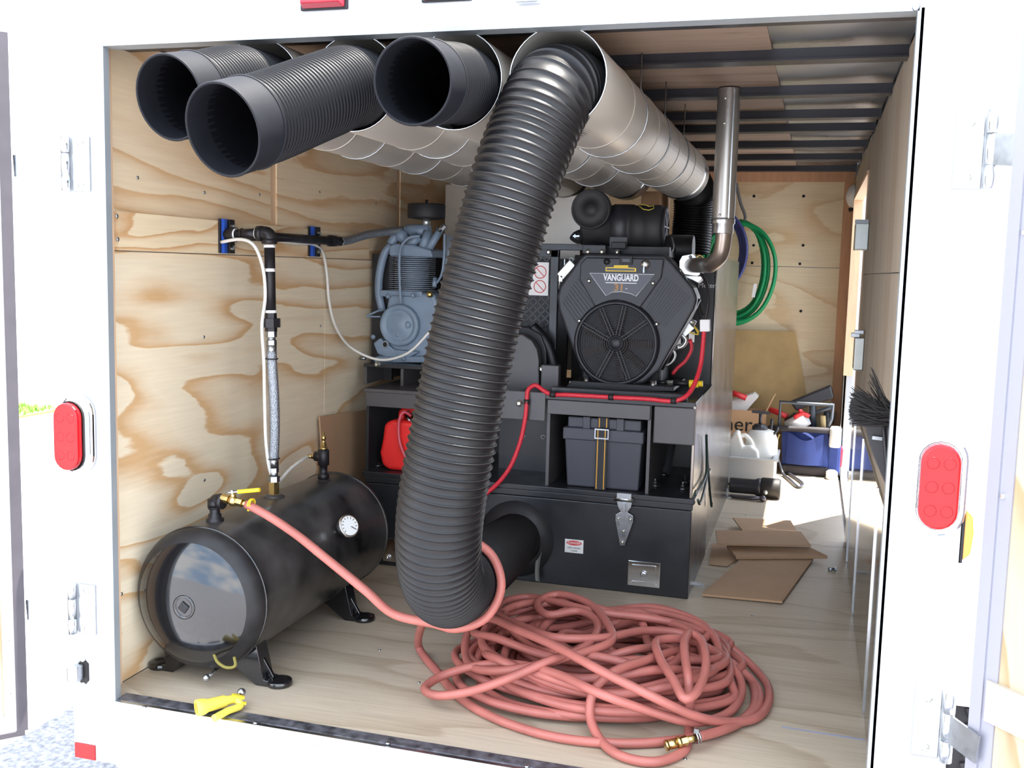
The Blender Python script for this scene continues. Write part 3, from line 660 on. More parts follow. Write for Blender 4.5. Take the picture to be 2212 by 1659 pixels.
def strut(px, y, z0, z1, label):
    x0 = XL+.0165
    s = thing('strut_channel', label, 'clamp', V((x0,y,z0)), 'strut channel pipe clamps on the plywood wall')
    part(s, 'channel', MB().box(x0,x0+.006,y-.022,y+.05,z0,z1).box(x0,x0+.016,y+.02,y+.05,z0,z1), INKK, bevel=.001)
    part(s, 'blue_edge', MB().box(x0,x0+.017,y-.012,y+.004,z0,z1), BLUEP, label='blue stripe of the channel')
    m = MB()
    for k in range(12): m.box(x0,x0+.014,y+.05,y+.054,z0+(z1-z0)*k/12,z0+(z1-z0)*(k+.5)/12)
    part(s, 'serrated_edge', m, INKK)
    zm = (z0+z1)/2
    for dz in (.03,-.036): part(s, 'nut', MB().hexnut((x0+.016,y+.028,zm+dz),(x0+.026,y+.028,zm+dz),.008), ZINC)
strut(480,.62,P(480,547,X=XL).z,P(480,474,X=XL).z,'blue and black strut clamp nearest the doorway')
strut(670,1.22,P(670,554,X=XL).z,P(670,490,X=XL).z,'blue and black strut clamp nearer the compressor')
tp = [P(478,523,Y=.60),P(520,517,Y=.595),P(546,527,Y=.59),P(566,570,Y=.595),P(573,640,Y=.60),P(566,700,Y=.59),P(570,780,Y=.60),P(572,880,Y=.60),P(575,960,Y=.60),P(584,1020,Y=.61),(RX-.006,.645,.492),P(608,1034,Y=.70),P(628,1012,Y=.77),P(652,994,Y=.85),(.103,.92,.532)]
solo('plastic_tube', 'thin whitish tube strapped along the vertical air pipe', 'tube', MB().tube(spline(tp,.015),.0055,10), TUBEW)
tp = [P(600,520,X=-.02),P(640,526,X=-.02),P(680,529,X=-.03),P(697,545,X=-.035),P(706,590,X=-.04),P(711,650,X=-.04),P(725,705,X=-.035),P(760,752,X=-.01),P(820,777,Y=1.56),P(880,763,Y=1.56),P(925,720,Y=1.58),P(950,690,Y=1.62),P(968,650,Y=1.72),P(972,600,Y=1.9)]
solo('plastic_tube', 'thin whitish tube looping from the wall down to the compressor', 'tube', MB().tube(spline(tp,.015),.0055,10), TUBEW)
# ================================================================== RED AIR HOSE
t = thing('air_hose', 'long reddish rubber air hose coiled in a heap on the floor', 'hose', V((1.25,.62,0)))
RC = None
for i in range(len(bp)-1):
    if bp[i].y > .27 and bp[i].z < .6 and i > 100: RC = bp[i]; RD = (bp[i+1]-bp[i]).normalized(); break
cx, cy, cdn = MB().frame(RD)
def lp(a, off): # a: angle round the hose run, 0 = right, pi/2 = up
    up = V((0,0,1)); up = (up-RD*up.dot(RD)).normalized(); rt = RD.cross(up); 
    if rt.x < 0: rt = -rt
    return RC + rt*(.119*math.cos(a)) + up*(.119*math.sin(a)) + RD*off
pts = [v1, P(575,1112,Y=.26), P(640,1155,Y=.235), P(700,1203,Y=.2), P(790,1276,Y=.17), P(850,1326,Y=.2), lp(-2.0,-.03), lp(-1.57,-.02), lp(-.8,-.01), lp(0,0), lp(.8,.01), lp(1.6,.02), lp(2.4,.04), lp(3.1,.06), lp(3.7,.07),
       P(905,1398,Z=.03), P(945,1452,Z=.014), P(1000,1512,Z=.014), P(1080,1556,Z=.014), P(1200,1592,Z=.014), P(1340,1606,Z=.014), P(1480,1596,Z=.014), P(1580,1570,Z=.014), P(1630,1520,Z=.016), P(1600,1450,Z=.018)]
n = 23; rr = random.Random(11)
for i in range(n):
    cxx = 1.235+rr.uniform(-.05,.05); cyy = .62+rr.uniform(-.06,.05); a = rr.uniform(.27,.41) if i % 3 else rr.uniform(.12,.26); b = (rr.uniform(.24,.36) if i % 3 else rr.uniform(.10,.22))*(1-.008*i); rot = rr.uniform(-.6,.6)
    zb = .016+.0058*i; ph = rr.uniform(-.3,.3); am = rr.uniform(.0,.02)
    for k in range(9):
        th = .25+2*math.pi*k/9+ph*.3
        x = a*math.cos(th)*(1+rr.uniform(-.09,.09)); y = b*math.sin(th)*(1+rr.uniform(-.09,.09))
        pts.append(V((cxx+x*math.cos(rot)-y*math.sin(rot), cyy+x*math.sin(rot)+y*math.cos(rot), max(.014, zb*(1.0 if k%2 else .8)+am*math.sin(3*th+i)))))
S = [(1480,1372,.14),(1400,1362,.15),(1300,1378,.165),(1200,1377,.17),(1130,1354,.16),(1078,1328,.15),(1088,1300,.14),(1140,1290,.14),(1200,1300,.15),(1290,1322,.16),(1400,1335,.15),(1480,1352,.13),(1560,1385,.08),(1640,1455,.02),(1662,1505,.016),(1635,1550,.016),(1575,1560,.03),(1500,1546,.08),(1400,1500,.14),(1300,1450,.175),(1200,1396,.185),(1120,1362,.175),(1050,1338,.14),(1015,1360,.10),(1005,1410,.07),(1030,1445,.08),(1120,1445,.12),(1240,1415,.15),(1320,1385,.16),(1310,1345,.17),(1265,1300,.17),(1200,1284,.16),(1162,1300,.15),(1185,1328,.15),(1250,1320,.16),(1290,1345,.16),(1260,1400,.155),(1180,1430,.145),(1100,1465,.11),(1010,1495,.07),(940,1502,.045),(917,1488,.045),(950,1462,.055),(1020,1440,.08),(1100,1434,.11),(1200,1455,.13),(1300,1500,.13),(1400,1535,.09),(1500,1560,.05),(1585,1530,.03),(1600,1470,.05),(1565,1425,.08),(1520,1395,.12),(1470,1380,.16),(1420,1385,.17),(1425,1420,.165),(1455,1470,.15),(1480,1510,.13),(1500,1500,.135)]
S += [(1522,1455,.15),(1524,1415,.165),(1510,1378,.175),(1492,1368,.18),(1479,1385,.18),(1480,1420,.17),(1487,1470,.14),(1490,1520,.08),(1489,1555,.035),(1487,1592,.013),(1474,1625,.013),(1410,1646,.014),(1340,1632,.014),(1291,1590,.02),(1274,1540,.055),(1284,1490,.11),(1320,1455,.15),(1400,1425,.15),(1480,1405,.12),(1560,1420,.07),(1625,1470,.025),(1640,1520,.016),(1600,1560,.016),(1555,1579,.028),(1508,1592,.045)]
pts += [P(a,b,Z=c) for a,b,c in S]
part(t, 'hose', MB().tube(spline(pts,.014),.0125,9), AIRH)
k0, k1 = P(1504,1593,Z=.045), P(1437,1611,Z=.03); d = k1-k0
part(t, 'coupler', MB().cyl(k0,k0+d*.35,.009,n=10).hexnut(k0+d*.3,k0+d*.5,.0125).cyl(k0+d*.5,k0+d*.62,.0145,n=14).cyl(k0+d*.62,k0+d*.93,.013,n=14).cyl(k0+d*.93,k1,.0145,.0135,n=14), BRASS, label='brass hose coupler')
m = MB()
for k in range(2): m.torus(k0-d*(.0+.08*k), d, .0145, .0025, 18, 5)
m.obox(k0+V((0,0,.018)),(.012,.01,.012)); part(t, 'hose_clamp', m, ZINC)
# ================================================================== YELLOW NOZZLE
a, b = P(424,1530,Z=.026), P(517,1507,Z=.03); d = (b-a).normalized(); sd_ = d.cross(V((0,0,1))).normalized()
t = thing('spray_nozzle', 'yellow pistol hose nozzle lying on the doorsill', 'nozzle', V(((a.x+b.x)/2,(a.y+b.y)/2,.004)))
part(t, 'barrel', MB().lathe(a,d,[(.017,.0),(.0215,.0),(.0225,.006),(.0215,.02),(.0175,.03),(.0165,.075),(.012,.085),(.012,(b-a).length)],20).lathe(a,d,[(.017,.0),(.016,.02),(.0001,.02)],18), YEL)
hA, hB = P(520,1524,Z=.014), P(462,1552,Z=.014)
part(t, 'handle', MB().tube(spline([b-d*.012,b+V((.004,-.01,-.006)),hA,hA.lerp(hB,.5)+V((0,0,.002)),hB],.008),.0095,12), YEL)
part(t, 'lever', MB().bar(b-d*.02+V((0,0,.012)),b+d*.02+V((0,-.012,.0)),.012,.006).bar(hA+V((.012,.008,.004)),b-d*.03,.008,.005), YELH)
part(t, 'tip', MB().sphere(b+d*.004+V((-.01,.02,.004)),.012,12), ZINC)
# ================================================================== TEXT HELPER
def text_mb(txt, origin, right, up, size, depth=.0006, align='CENTER', bold=0, xs=1):
    cu = bpy.data.curves.new('t', 'FONT'); cu.body = txt; cu.size = size; cu.align_x = align; cu.align_y = 'CENTER'; cu.extrude = depth; cu.offset = bold; cu.resolution_u = 3
    o = bpy.data.objects.new('t', cu); COL.objects.link(o); bpy.context.view_layer.update()
    me = bpy.data.meshes.new_from_object(o.evaluated_get(bpy.context.evaluated_depsgraph_get()))
    r = V(right).normalized(); u = V(up).normalized(); n = r.cross(u); og = V(origin)
    m = MB(); m.add([og + r*v.co.x*xs + u*v.co.y + n*v.co.z for v in me.vertices], [tuple(p.vertices) for p in me.polygons])
    bpy.data.objects.remove(o); bpy.data.curves.remove(cu); bpy.data.meshes.remove(me); return m
XP, ZP, YM = V((1,0,0)), V((0,0,1)), V((0,-1,0))
# ================================================================== BLOWER CABINET
FY = 1.45
t = cab = thing('blower_cabinet', 'large black steel machine cabinet carrying engine and compressor', 'machine', V((.74,1.9,0)))
part(t, 'lower_box', MB().box(.085,1.39,FY,2.08,0,.335), BLKP, bevel=.004)
part(t, 'lid_lip', MB().box(.08,1.394,FY-.008,2.08,.338,.362), BLKP, bevel=.003)
part(t, 'deck_plate', MB().box(.072,1.40,FY-.012,2.08,.362,.382), BLKP, bevel=.003)
part(t, 'back_panel', MB().box(.083,1.385,2.055,2.07,.382,.70), BLKP)
part(t, 'left_side_plate', MB().box(.078,.09,FY+.01,2.05,.382,.70), BLKP)
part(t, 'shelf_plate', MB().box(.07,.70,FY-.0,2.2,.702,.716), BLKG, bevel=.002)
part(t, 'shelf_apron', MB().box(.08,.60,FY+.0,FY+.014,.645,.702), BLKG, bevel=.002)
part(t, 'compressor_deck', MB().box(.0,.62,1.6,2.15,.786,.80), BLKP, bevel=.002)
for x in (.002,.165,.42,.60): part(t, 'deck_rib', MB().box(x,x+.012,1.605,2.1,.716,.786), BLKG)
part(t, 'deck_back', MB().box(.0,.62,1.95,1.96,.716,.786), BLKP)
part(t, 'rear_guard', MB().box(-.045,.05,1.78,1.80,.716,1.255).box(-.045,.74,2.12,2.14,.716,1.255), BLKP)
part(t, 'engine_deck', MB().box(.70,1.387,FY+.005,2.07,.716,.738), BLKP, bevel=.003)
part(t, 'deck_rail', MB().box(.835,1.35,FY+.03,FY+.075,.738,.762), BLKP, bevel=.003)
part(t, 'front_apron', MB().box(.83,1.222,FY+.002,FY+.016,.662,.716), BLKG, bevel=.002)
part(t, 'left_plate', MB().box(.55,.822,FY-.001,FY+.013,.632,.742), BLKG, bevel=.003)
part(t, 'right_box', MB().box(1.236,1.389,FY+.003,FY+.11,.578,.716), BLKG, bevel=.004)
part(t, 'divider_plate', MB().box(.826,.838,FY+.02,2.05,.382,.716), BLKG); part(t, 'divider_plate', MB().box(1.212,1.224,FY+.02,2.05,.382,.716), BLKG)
part(t, 'right_side_plate', MB().prism([(1.378,FY+.004,.382),(1.378,FY+.004,.725),(1.378,1.75,.738),(1.378,2.06,.738),(1.378,2.06,.382)], (.012,0,0)), BLKS, bevel=.002)
part(t, 'middle_back_plate', MB().box(.56,.826,1.72,1.73,.382,.70), BLKP)
part(t, 'brace', MB().bar((1.30,1.6,.62),(1.27,1.62,.44),.02,.02), BLKP)
for px, py in ((1130,943),(1173,944)): 
    c = P(px, py, Y=1.72); part(t, 'bolt_hole', MB().torus(c, YM, .008, .002, 14, 5), ZINC)
def bolt(px, py, Y, r=.009, h=.018, p=None, m=None):
    c = P(px, py, Y=Y); part(p or t, 'bolt', MB().lathe(c, YM, [(r*1.5,0),(r*1.5,.002),(r,.003),(r,h*.7),(r*.6,h)], 10), m or BOLT)
def ubolt(px, py, z):
    c = P(px, py, Z=z); part(t, 'bolt', MB().lathe(c, (0,0,1), [(.022,0),(.022,.002),(.011,.003),(.011,.012),(.006,.014),(.006,.026),(.003,.028)], 10), ZINC)
for px, py in ((816,1005),(1434,1024),(1415,1048),(1475,1055),(1480,1040),(1097,1000)): ubolt(px, py, .384)
bolt(1122,871,FY-.002,.0095,.012); bolt(816,787,1.6); bolt(1172,797,1.60)
part(t, 'port_flange', MB().lathe((PORT.x,FY+.002,PORT.z),YM,[(.15,0),(.15,.006),(.118,.012),(.108,.035),(.1,.036)],40,cap=False), BLKP)
part(t, 'duct_tape_tail', MB().grid(lambda u,v: (.812+.02*u-.006*math.sin(3*v), FY-.01-.02*v-.012*u*u, .13-.115*v), 3, 6), GALVI, label='loose end of grey tape')
# latch
c0 = P(1350,1078,Y=FY-.014)
l = part(t, 'hinge_strap', MB().prism([(c0.x-.033,FY-.012,c0.z+.002),(c0.x+.03,FY-.012,c0.z+.002),(c0.x+.024,FY-.012,c0.z-.03),(c0.x+.012,FY-.012,c0.z-.05),(c0.x+.034,FY-.012,c0.z-.062),(c0.x+.034,FY-.012,c0.z-.085),(c0.x+.005,FY-.012,c0.z-.178),(c0.x-.012,FY-.012,c0.z-.178),(c0.x-.033,FY-.012,c0.z-.085),(c0.x-.033,FY-.012,c0.z-.062),(c0.x-.014,FY-.012,c0.z-.05),(c0.x-.026,FY-.012,c0.z-.03)], (0,-.004,0)), ZINC, bevel=.001)
part(l, 'roller', MB().cyl((c0.x-.038,FY-.022,c0.z+.0),(c0.x+.036,FY-.022,c0.z+.0),.009,n=14).box(c0.x-.028,c0.x+.026,FY-.03,FY-.01,c0.z+.004,c0.z+.024), ZINC)
for dx, dz in ((-.022,-.075),(.024,-.075),(.0,-.122),(-.003,-.165)): part(l, 'rivet', MB().sphere((c0.x+dx,FY-.017,c0.z+dz),.006,8), BOLT)
part(l, 'rib', MB().bar((c0.x-.001,FY-.02,c0.z-.015),(c0.x-.001,FY-.02,c0.z-.085),.012,.01), ZINC)
# recessed paddle latch
c = P(1391,1240,Y=FY-.002)
l = part(t, 'paddle_latch', MB().box(c.x-.061,c.x+.061,FY-.006,FY,c.z-.048,c.z+.048), CHROME, bevel=.0025)
part(l, 'tray', MB().add([(c.x-.05,FY-.0063,c.z-.036),(c.x+.05,FY-.0063,c.z-.036),(c.x+.05,FY-.0063,c.z+.036),(c.x-.05,FY-.0063,c.z+.036),(c.x-.04,FY-.001,c.z-.024),(c.x+.04,FY-.001,c.z-.024),(c.x+.04,FY-.001,c.z+.024),(c.x-.04,FY-.001,c.z+.024)],[(0,1,5,4),(1,2,6,5),(2,3,7,6),(3,0,4,7),(4,5,6,7)]), ALUB)
part(l, 'paddle', MB().box(c.x-.045,c.x+.045,FY-.012,FY-.006,c.z+.018,c.z+.036), CHROME, bevel=.002); part(l, 'ledge', MB().box(c.x-.045,c.x+.045,FY-.01,FY-.006,c.z-.036,c.z-.028), CHROME, bevel=.002)
part(l, 'knob', MB().lathe((c.x,FY-.004,c.z),YM,[(.013,0),(.013,.008),(.008,.01),(.0001,.011)],14), ALUB)
# second paddle latch, mostly behind the hose and the tank
c = P(845,1188,Y=FY-.002)
l = part(t, 'paddle_latch', MB().box(c.x-.035,c.x+.06,FY-.006,FY,c.z-.048,c.z+.048), CHROME, bevel=.0025); part(l, 'knob', MB().sphere((c.x-.012,FY-.012,c.z-.03),.012,10), CHROME)
# danger label
c = P(1240,1180,Y=FY-.001)
l = part(t, 'danger_label', MB().box(c.x-.036,c.x+.036,FY-.0012,FY,c.z-.026,c.z+.026), LABELW, label='white and red danger label')
m = MB(); 
m.prism([V((c.x+.03*math.cos(a),FY-.0012,c.z+.0125+.0095*math.sin(a))) for a in [2*math.pi*k/24 for k in range(24)]], (0,-.0006,0)); part(l, 'red_oval', m, INKR)
part(l, 'lettering', text_mb('DANGER', (c.x,FY-.002,c.z+.0125), XP, ZP, .0125), LABELW)
m = text_mb('KEEP HANDS', (c.x,FY-.0014,c.z-.007), XP, ZP, .0088); b_ = text_mb('CLEAR', (c.x,FY-.0014,c.z-.018), XP, ZP, .0088); m.add(b_.v, b_.f); part(l, 'lettering', m, INKK)
# belt guard and expanded metal
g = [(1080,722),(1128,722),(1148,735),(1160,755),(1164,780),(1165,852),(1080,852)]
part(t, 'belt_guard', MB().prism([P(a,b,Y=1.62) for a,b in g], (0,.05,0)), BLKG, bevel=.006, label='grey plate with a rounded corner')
g = [(1070,700),(1140,706),(1168,722),(1180,755),(1182,852),(1070,852)]
part(t, 'belt_guard_back', MB().prism([P(a,b,Y=1.69) for a,b in g], (0,.03,0)), ENGD, bevel=.006)
a, b = P(1167,852,Y=1.58), P(1207,790,Y=1.58); part(t, 'bracket', MB().box(a.x,b.x,1.58,1.62,a.z,b.z), BLKG, bevel=.004)
part(t, 'bearing_arm', MB().tube(spline([P(1150,705,Y=1.72),P(1180,740,Y=1.72),P(1198,800,Y=1.72),P(1200,850,Y=1.72)],.01),.022,10), ENGD)
MY = 1.78
ma, mb_ = P(1010,850,Y=MY), P(1192,556,Y=MY)
x0, x1, z0, z1 = .42, mb_.x, ma.z, mb_.z
m = MB(); px_, pz_ = .034, .0165
nx, nz = int((x1-x0)/px_)+1, int((z1-z0)/pz_)
for i in range(nx):
    for j in range(nz):
        cx_ = x0+px_*i+(px_/2 if j % 2 else 0); cz_ = z0+pz_*j
        for s in (-1,1):
            m.bar((cx_,MY,cz_),(cx_+s*px_/2,MY,cz_+pz_),.0035,.004,up=(0,1,0))
mg = part(t, 'mesh_guard', MB().box(x1-.002,x1+.03,MY-.012,MY+.012,.74,z1+.03).box(x0,x1+.03,MY-.012,MY+.012,z1,z1+.03), BLKP, bevel=.002)
part(mg, 'expanded_metal', m, BLKP, kind='stuff')
part(t, 'cross_bar', MB().box(.35,.96,MY-.01,MY+.03,z1+.03,z1+.055), BLKP, bevel=.002)
bolt(1186,545,MY-.012,.008,.012)
a, b = P(1128,637,Y=MY-.012), P(1186,567,Y=MY-.012)
l = part(t, 'warning_sticker', MB().box(a.x,b.x,MY-.014,MY-.011,a.z,b.z), LABELW, label='white sticker with two red prohibition signs')
m = MB()
for px, py in ((1167,588),(1166,619)):
    c = P(px, py, Y=MY-.015); m.torus(c, YM, .0245, .0018, 28, 5); m.bar(c+V((-.017,0,.017)), c+V((.017,0,-.017)), .003, .002, up=(0,1,0))
part(l, 'prohibition_sign', m, INKR)
# sheet metal collection box and tall cabinet behind
part(t, 'collection_box', MB().box(.06,.73,2.38,3.0,.74,1.60), GALV, bevel=.003, label='bright galvanised box behind the hose')
part(t, 'tall_cabinet', MB().box(.77,1.378,2.09,3.34,.0,1.272), BLKP, bevel=.004, label='tall black sheet cabinet at the rear of the machine')
part(t, 'side_skin', MB().box(1.379,1.384,2.092,3.34,.0,1.274), BLKS, label='side sheet of the black cabinet, colour lightened for the wall reflection'); part(t, 'blower_housing', MB().box(.78,1.06,2.4,2.9,1.275,1.47), FILT, bevel=.01)
part(t, 'cream_duct_board', MB().box(1.0,1.085,2.4,2.75,1.472,1.57), CARDB, bevel=.002)
part(t, 'foot_bracket', MB().box(1.383,1.43,1.62,1.66,0,.006).box(1.383,1.389,1.62,1.66,0,.05), ZINC); part(t, 'foot_bracket', MB().box(1.383,1.43,3.28,3.33,0,.006).box(1.383,1.389,3.28,3.33,0,.05), ZINC)
part(t, 'meter_lettering', text_mb('Meter', P(1527,617,Y=2.088), XP, ZP, .03, .0008), INKW, label='white word Meter printed on the tall cabinet')
# hanging green wires at the right side
m = MB()
for k, (a, b) in enumerate((((1528,1018),(1512,1088)),((1530,1016),(1537,1094)),((1526,1018),(1500,1068)))):
    m.tube(spline([P(1526,940,X=1.405),P(a[0],a[1],X=1.405),P(b[0],b[1],X=1.41),P(b[0]-4+4*k,b[1]-8,X=1.412)],.01),.005,8)
solo('wire_bundle', 'dark green wire ends hanging at the right corner of the black cabinet', 'wire', m, GREENW)
# ================================================================== BATTERY BOX
t = thing('battery_box', 'black battery box with yellow edged strap under the engine deck', 'battery box', V((1.05,1.56,.383)))
a, b = P(1219,1046,Y=1.49), P(1386,950,Y=1.49)
part(t, 'body', MB().add([(a.x+.01,1.49,.383),(b.x-.006,1.49,.383),(b.x-.006,1.69,.383),(a.x+.01,1.69,.383),(a.x-.002,1.478,.572),(b.x+.004,1.478,.572),(b.x+.004,1.70,.572),(a.x-.002,1.70,.572)],[(0,3,2,1),(4,5,6,7),(0,1,5,4),(1,2,6,5),(2,3,7,6),(3,0,4,7)]), BATT, bevel=.006)
lid = part(t, 'lid', MB().box(a.x-.008,b.x+.01,1.47,1.705,.566,.612).box(a.x+.006,b.x-.004,1.49,1.69,.61,.652), BATT, bevel=.005)
for px in (1268,1341): c = P(px,900,Y=1.485); part(lid, 'rib', MB().box(c.x-.014,c.x+.014,1.478,1.50,.605,.656), BATT, bevel=.002)
c = P(1300,960,Y=1.468); 
st = part(t, 'strap', MB().box(c.x-.021,c.x+.021,1.462,1.468,.384,.575).box(c.x-.021,c.x+.021,1.462,1.49,.612,.618).box(c.x-.021,c.x+.021,1.461,1.467,.57,.618).box(c.x-.021,c.x+.021,1.482,1.488,.616,.656), STRAP)
part(st, 'yellow_stripe', MB().box(c.x-.017,c.x-.013,1.4612,1.463,.386,.572).box(c.x-.017,c.x-.013,1.4602,1.462,.572,.616).box(c.x+.011,c.x+.015,1.4612,1.463,.386,.572).box(c.x+.011,c.x+.015,1.4602,1.462,.572,.616).box(c.x-.017,c.x-.013,1.481,1.483,.616,.654).box(c.x+.011,c.x+.015,1.481,1.483,.616,.654), mat('stripe_amber', srgb(196,142,40), .5))
part(st, 'buckle', MB().box(c.x-.027,c.x+.027,1.456,1.461,.578,.583).box(c.x-.027,c.x+.027,1.456,1.461,.612,.617).box(c.x-.027,c.x-.023,1.456,1.461,.583,.612).box(c.x+.023,c.x+.027,1.456,1.461,.583,.612), ZINC)
# ================================================================== FUEL CAN
t = thing('fuel_can', 'red plastic fuel can on the lower shelf, half behind the big hose', 'fuel can', V((.28,1.56,.383)))
a = P(834,960,Y=1.56); x0 = a.x; x1 = x0+.21
part(t, 'body', MB().prism([(x0,1.49,.45),(x0+.01,1.49,.40),(x0+.04,1.49,.383),(x1,1.49,.383),(x1,1.49,.585),(x0+.05,1.49,.59),(x0+.018,1.49,.57),(x0+.012,1.49,.51)], (0,.15,0)), REDCAN, bevel=.018, seg=3)
part(t, 'handle', MB().tube(spline([(x0+.07,1.56,.58),(x0+.07,1.56,.615),(x0+.15,1.56,.622),(x0+.16,1.56,.58)],.01),.014,10), REDCAN)
part(t, 'fitting', MB().cyl(P(880,900,Y=1.52),P(888,915,Y=1.52),.007,n=10).cyl(P(878,896,Y=1.52),P(883,888,Y=1.52),.005,n=8), ZINC)
part(t, 'fuel_line', MB().tube(spline([P(888,898,Y=1.50),P(872,890,Y=1.475),P(863,905,Y=1.47),P(862,945,Y=1.47),P(868,970,Y=1.465),P(880,995,Y=1.46)],.008),.006,8), PINKT)
# ================================================================== RED BATTERY LOOM
t = thing('battery_cable', 'red corrugated battery cable running along the engine deck', 'cable', P(1140,870,Y=FY-.02))
pp = [(.33,1.47,.386),(.36,1.44,.392),(.42,1.42,.375),P(985,1098,Y=1.41),P(1050,1066,Y=1.42),P(1095,1020,Y=1.42),P(1122,960,Y=1.425),P(1135,900,Y=1.43),P(1138,865,Y=1.435),P(1141,842,Y=1.445),P(1156,832,Y=1.46),P(1172,842,Y=1.455),P(1188,851,Y=1.45),P(1230,853,Y=1.437),P(1320,858,Y=1.437),P(1400,862,Y=1.437),P(1457,866,Y=1.437),P(1482,856,Y=1.45),P(1500,830,Y=1.48),P(1513,790,Y=1.52),P(1519,740,Y=1.54),P(1521,712,Y=1.55)]
lo = resample(spline(pp,.01), .0035)
part(t, 'loom', MB().tube(lo,.0085,10,rf=lambda i: .0092 if i % 2 else .0078), REDC)
for k, (px, py, dx) in enumerate(((1194,852,1),(1320,858,1),(1455,866,1),(1138,868,0))):
    c = P(px,py,Y=1.437); part(t, 'clamp', MB().cyl(c-V((.010*dx,0,.010*(1-dx))),c+V((.010*dx,0,.010*(1-dx))),.0115,n=14), INKK)
part(t, 'connector', MB().obox(P(1523,703,Y=1.55),(.036,.03,.045),Matrix.Rotation(-.05,3,'Y')), LABELW, bevel=.003, label='white plastic connector block')
part(t, 'lead', MB().tube(spline([P(1523,693,Y=1.55),P(1530,650,Y=1.56),P(1525,610,Y=1.6),P(1505,580,Y=1.66)],.01),.006,8), INKK, label='black wire above the connector')
solo('starter_cable', 'thin red cable curving behind the right side of the engine', 'cable', MB().tube(spline([P(1490,733,Y=1.72),P(1494,752,Y=1.72),P(1480,780,Y=1.72),P(1463,795,Y=1.72),P(1453,808,Y=1.72)],.01),.007,10), REDC)
# ================================================================== ENGINE
EY = 1.60
Q = lambda px, py, d=0: P(px, py, Y=EY+d)
t = eng = thing('engine', 'black upright engine with round fan grille on the right side of the machine', 'engine', V((1.05,1.75,.74)))
part(t, 'mount_plate', MB().prism([Q(1212,846,-.03),Q(1455,846,-.03),Q(1455,836,-.03),Q(1235,822,-.03)], (0,.36,0)), ENGD, bevel=.003)
for px, py in ((1268,826),(1412,830)): c = Q(px,py); part(t, 'mount_stud', MB().cyl((c.x,EY-.01,.75),(c.x,EY-.01,.795),.011,n=12), ZINC)
for px, py in ((1234,826),(1435,838)): c = Q(px,py); part(t, 'bolt', MB().sphere((c.x,EY-.01,c.z),.008,8), BOLT)
part(t, 'crankcase', MB().box(.90,1.22,EY+.10,1.95,.76,1.06).box(.86,1.28,EY+.12,1.9,1.0,1.22), ENGD, bevel=.012)
sh = [(1262,546),(1436,550),(1448,562),(1498,622),(1507,645),(1500,668),(1424,800),(1392,828),(1350,838),(1312,838),(1276,822),(1252,795),(1236,755),(1205,668),(1202,640),(1208,618),(1250,558)]
s = part(t, 'shroud', MB().prism([Q(a,b) for a,b in sh], (0,.13,0)), ENG, bevel=.012, seg=3, label='black plastic fan shroud')
C = Q(1332,741)
part(s, 'fan_ring', MB().lathe((C.x,EY+.01,C.z),YM,[(.168,0),(.166,.02),(.160,.034),(.152,.038),(.148,.03),(.147,.012)],64,cap=False), ENG)
part(s, 'fan_backing', MB().lathe((C.x,EY-.002,C.z),YM,[(.150,0),(.0001,.001)],48,cap=False), ENGD)
gr = MB()
for k in range(14): gr.torus((C.x,EY-.022+.0006*k,C.z),YM,.026+.0092*k,.0019,48,5)
for a in (1.37,2.0,2.65,4.25,5.1,.65): 
    for w in (-.006,.006):
        d = V((math.cos(a),0,math.sin(a))); n = V((-d.z,0,d.x)); gr.bar(V((C.x,EY-.0225,C.z))+d*.03+n*w, V((C.x,EY-.0225,C.z))+d*.148+n*w, .0028,.003)
gr.lathe((C.x,EY-.02,C.z),YM,[(.03,0),(.03,.003),(.0001,.004)],24)
part(s, 'fan_grille', gr, ENG, label='round grille of concentric wires')
fb = MB()
for k in range(9):
    a = 2*math.pi*k/9; d = V((math.cos(a),0,math.sin(a))); fb.bar(V((C.x,EY-.008,C.z))+d*.05, V((C.x,EY-.008,C.z))+d*.14, .03,.004,up=(.35,1,.2))
fb.lathe((C.x,EY-.006,C.z),YM,[(.05,0),(.05,.004),(.0001,.006)],24)
part(s, 'fan', fb, mat('fan_rusty', srgb(58,52,50), .6, .3, var=.3, vscale=40))
cp = [(1266,556),(1434,559),(1428,600),(1384,662),(1372,668),(1352,652),(1332,648),(1312,651),(1294,664),(1284,660),(1252,604),(1254,570)]
part(s, 'centre_panel', MB().prism([Q(a,b,-.012) for a,b in cp], (0,.014,0)), ENG, bevel=.004)
dc = [(1274,590),(1414,593),(1374,640),(1362,634),(1342,630),(1322,631),(1309,639)]
dk = part(s, 'decal', MB().prism([Q(a,b,-.0135) for a,b in dc], (0,.0015,0)), DECAL, label='grey name decal with white outline')
part(dk, 'outline', MB().tube([Q(a,b,-.0145) for a,b in dc+dc[:1]], .0011, 5), INKW)
part(dk, 'lettering', text_mb('VANGUARD', Q(1341.5,600.5,-.0142), XP, ZP, .034, .0005, bold=.0011, xs=.72), INKW)
part(dk, 'underline', MB().bar(Q(1308,610.5,-.0142),Q(1375,612,-.0142),.0012,.003), INKW)
part(dk, 'lettering', text_mb('31', Q(1337,621.5,-.0142), XP, ZP, .036, .0005, bold=.001, xs=1.1), INKO)
part(dk, 'lettering', text_mb('HP', Q(1353,624,-.0142), XP, ZP, .007, .0004), INKW)
part(s, 'warning_label', MB().prism([Q(a,b,-.0128) for a,b in ((1308,577),(1326,577),(1326,573),(1357,573),(1357,578),(1374,579),(1374,587),(1308,586))], (0,.001,0)), INKY)
part(s, 'warning_label', MB().prism([Q(a,b,-.0134) for a,b in ((1310,579),(1355,580),(1371,581),(1371,585),(1310,584))], (0,.001,0)), DECAL)
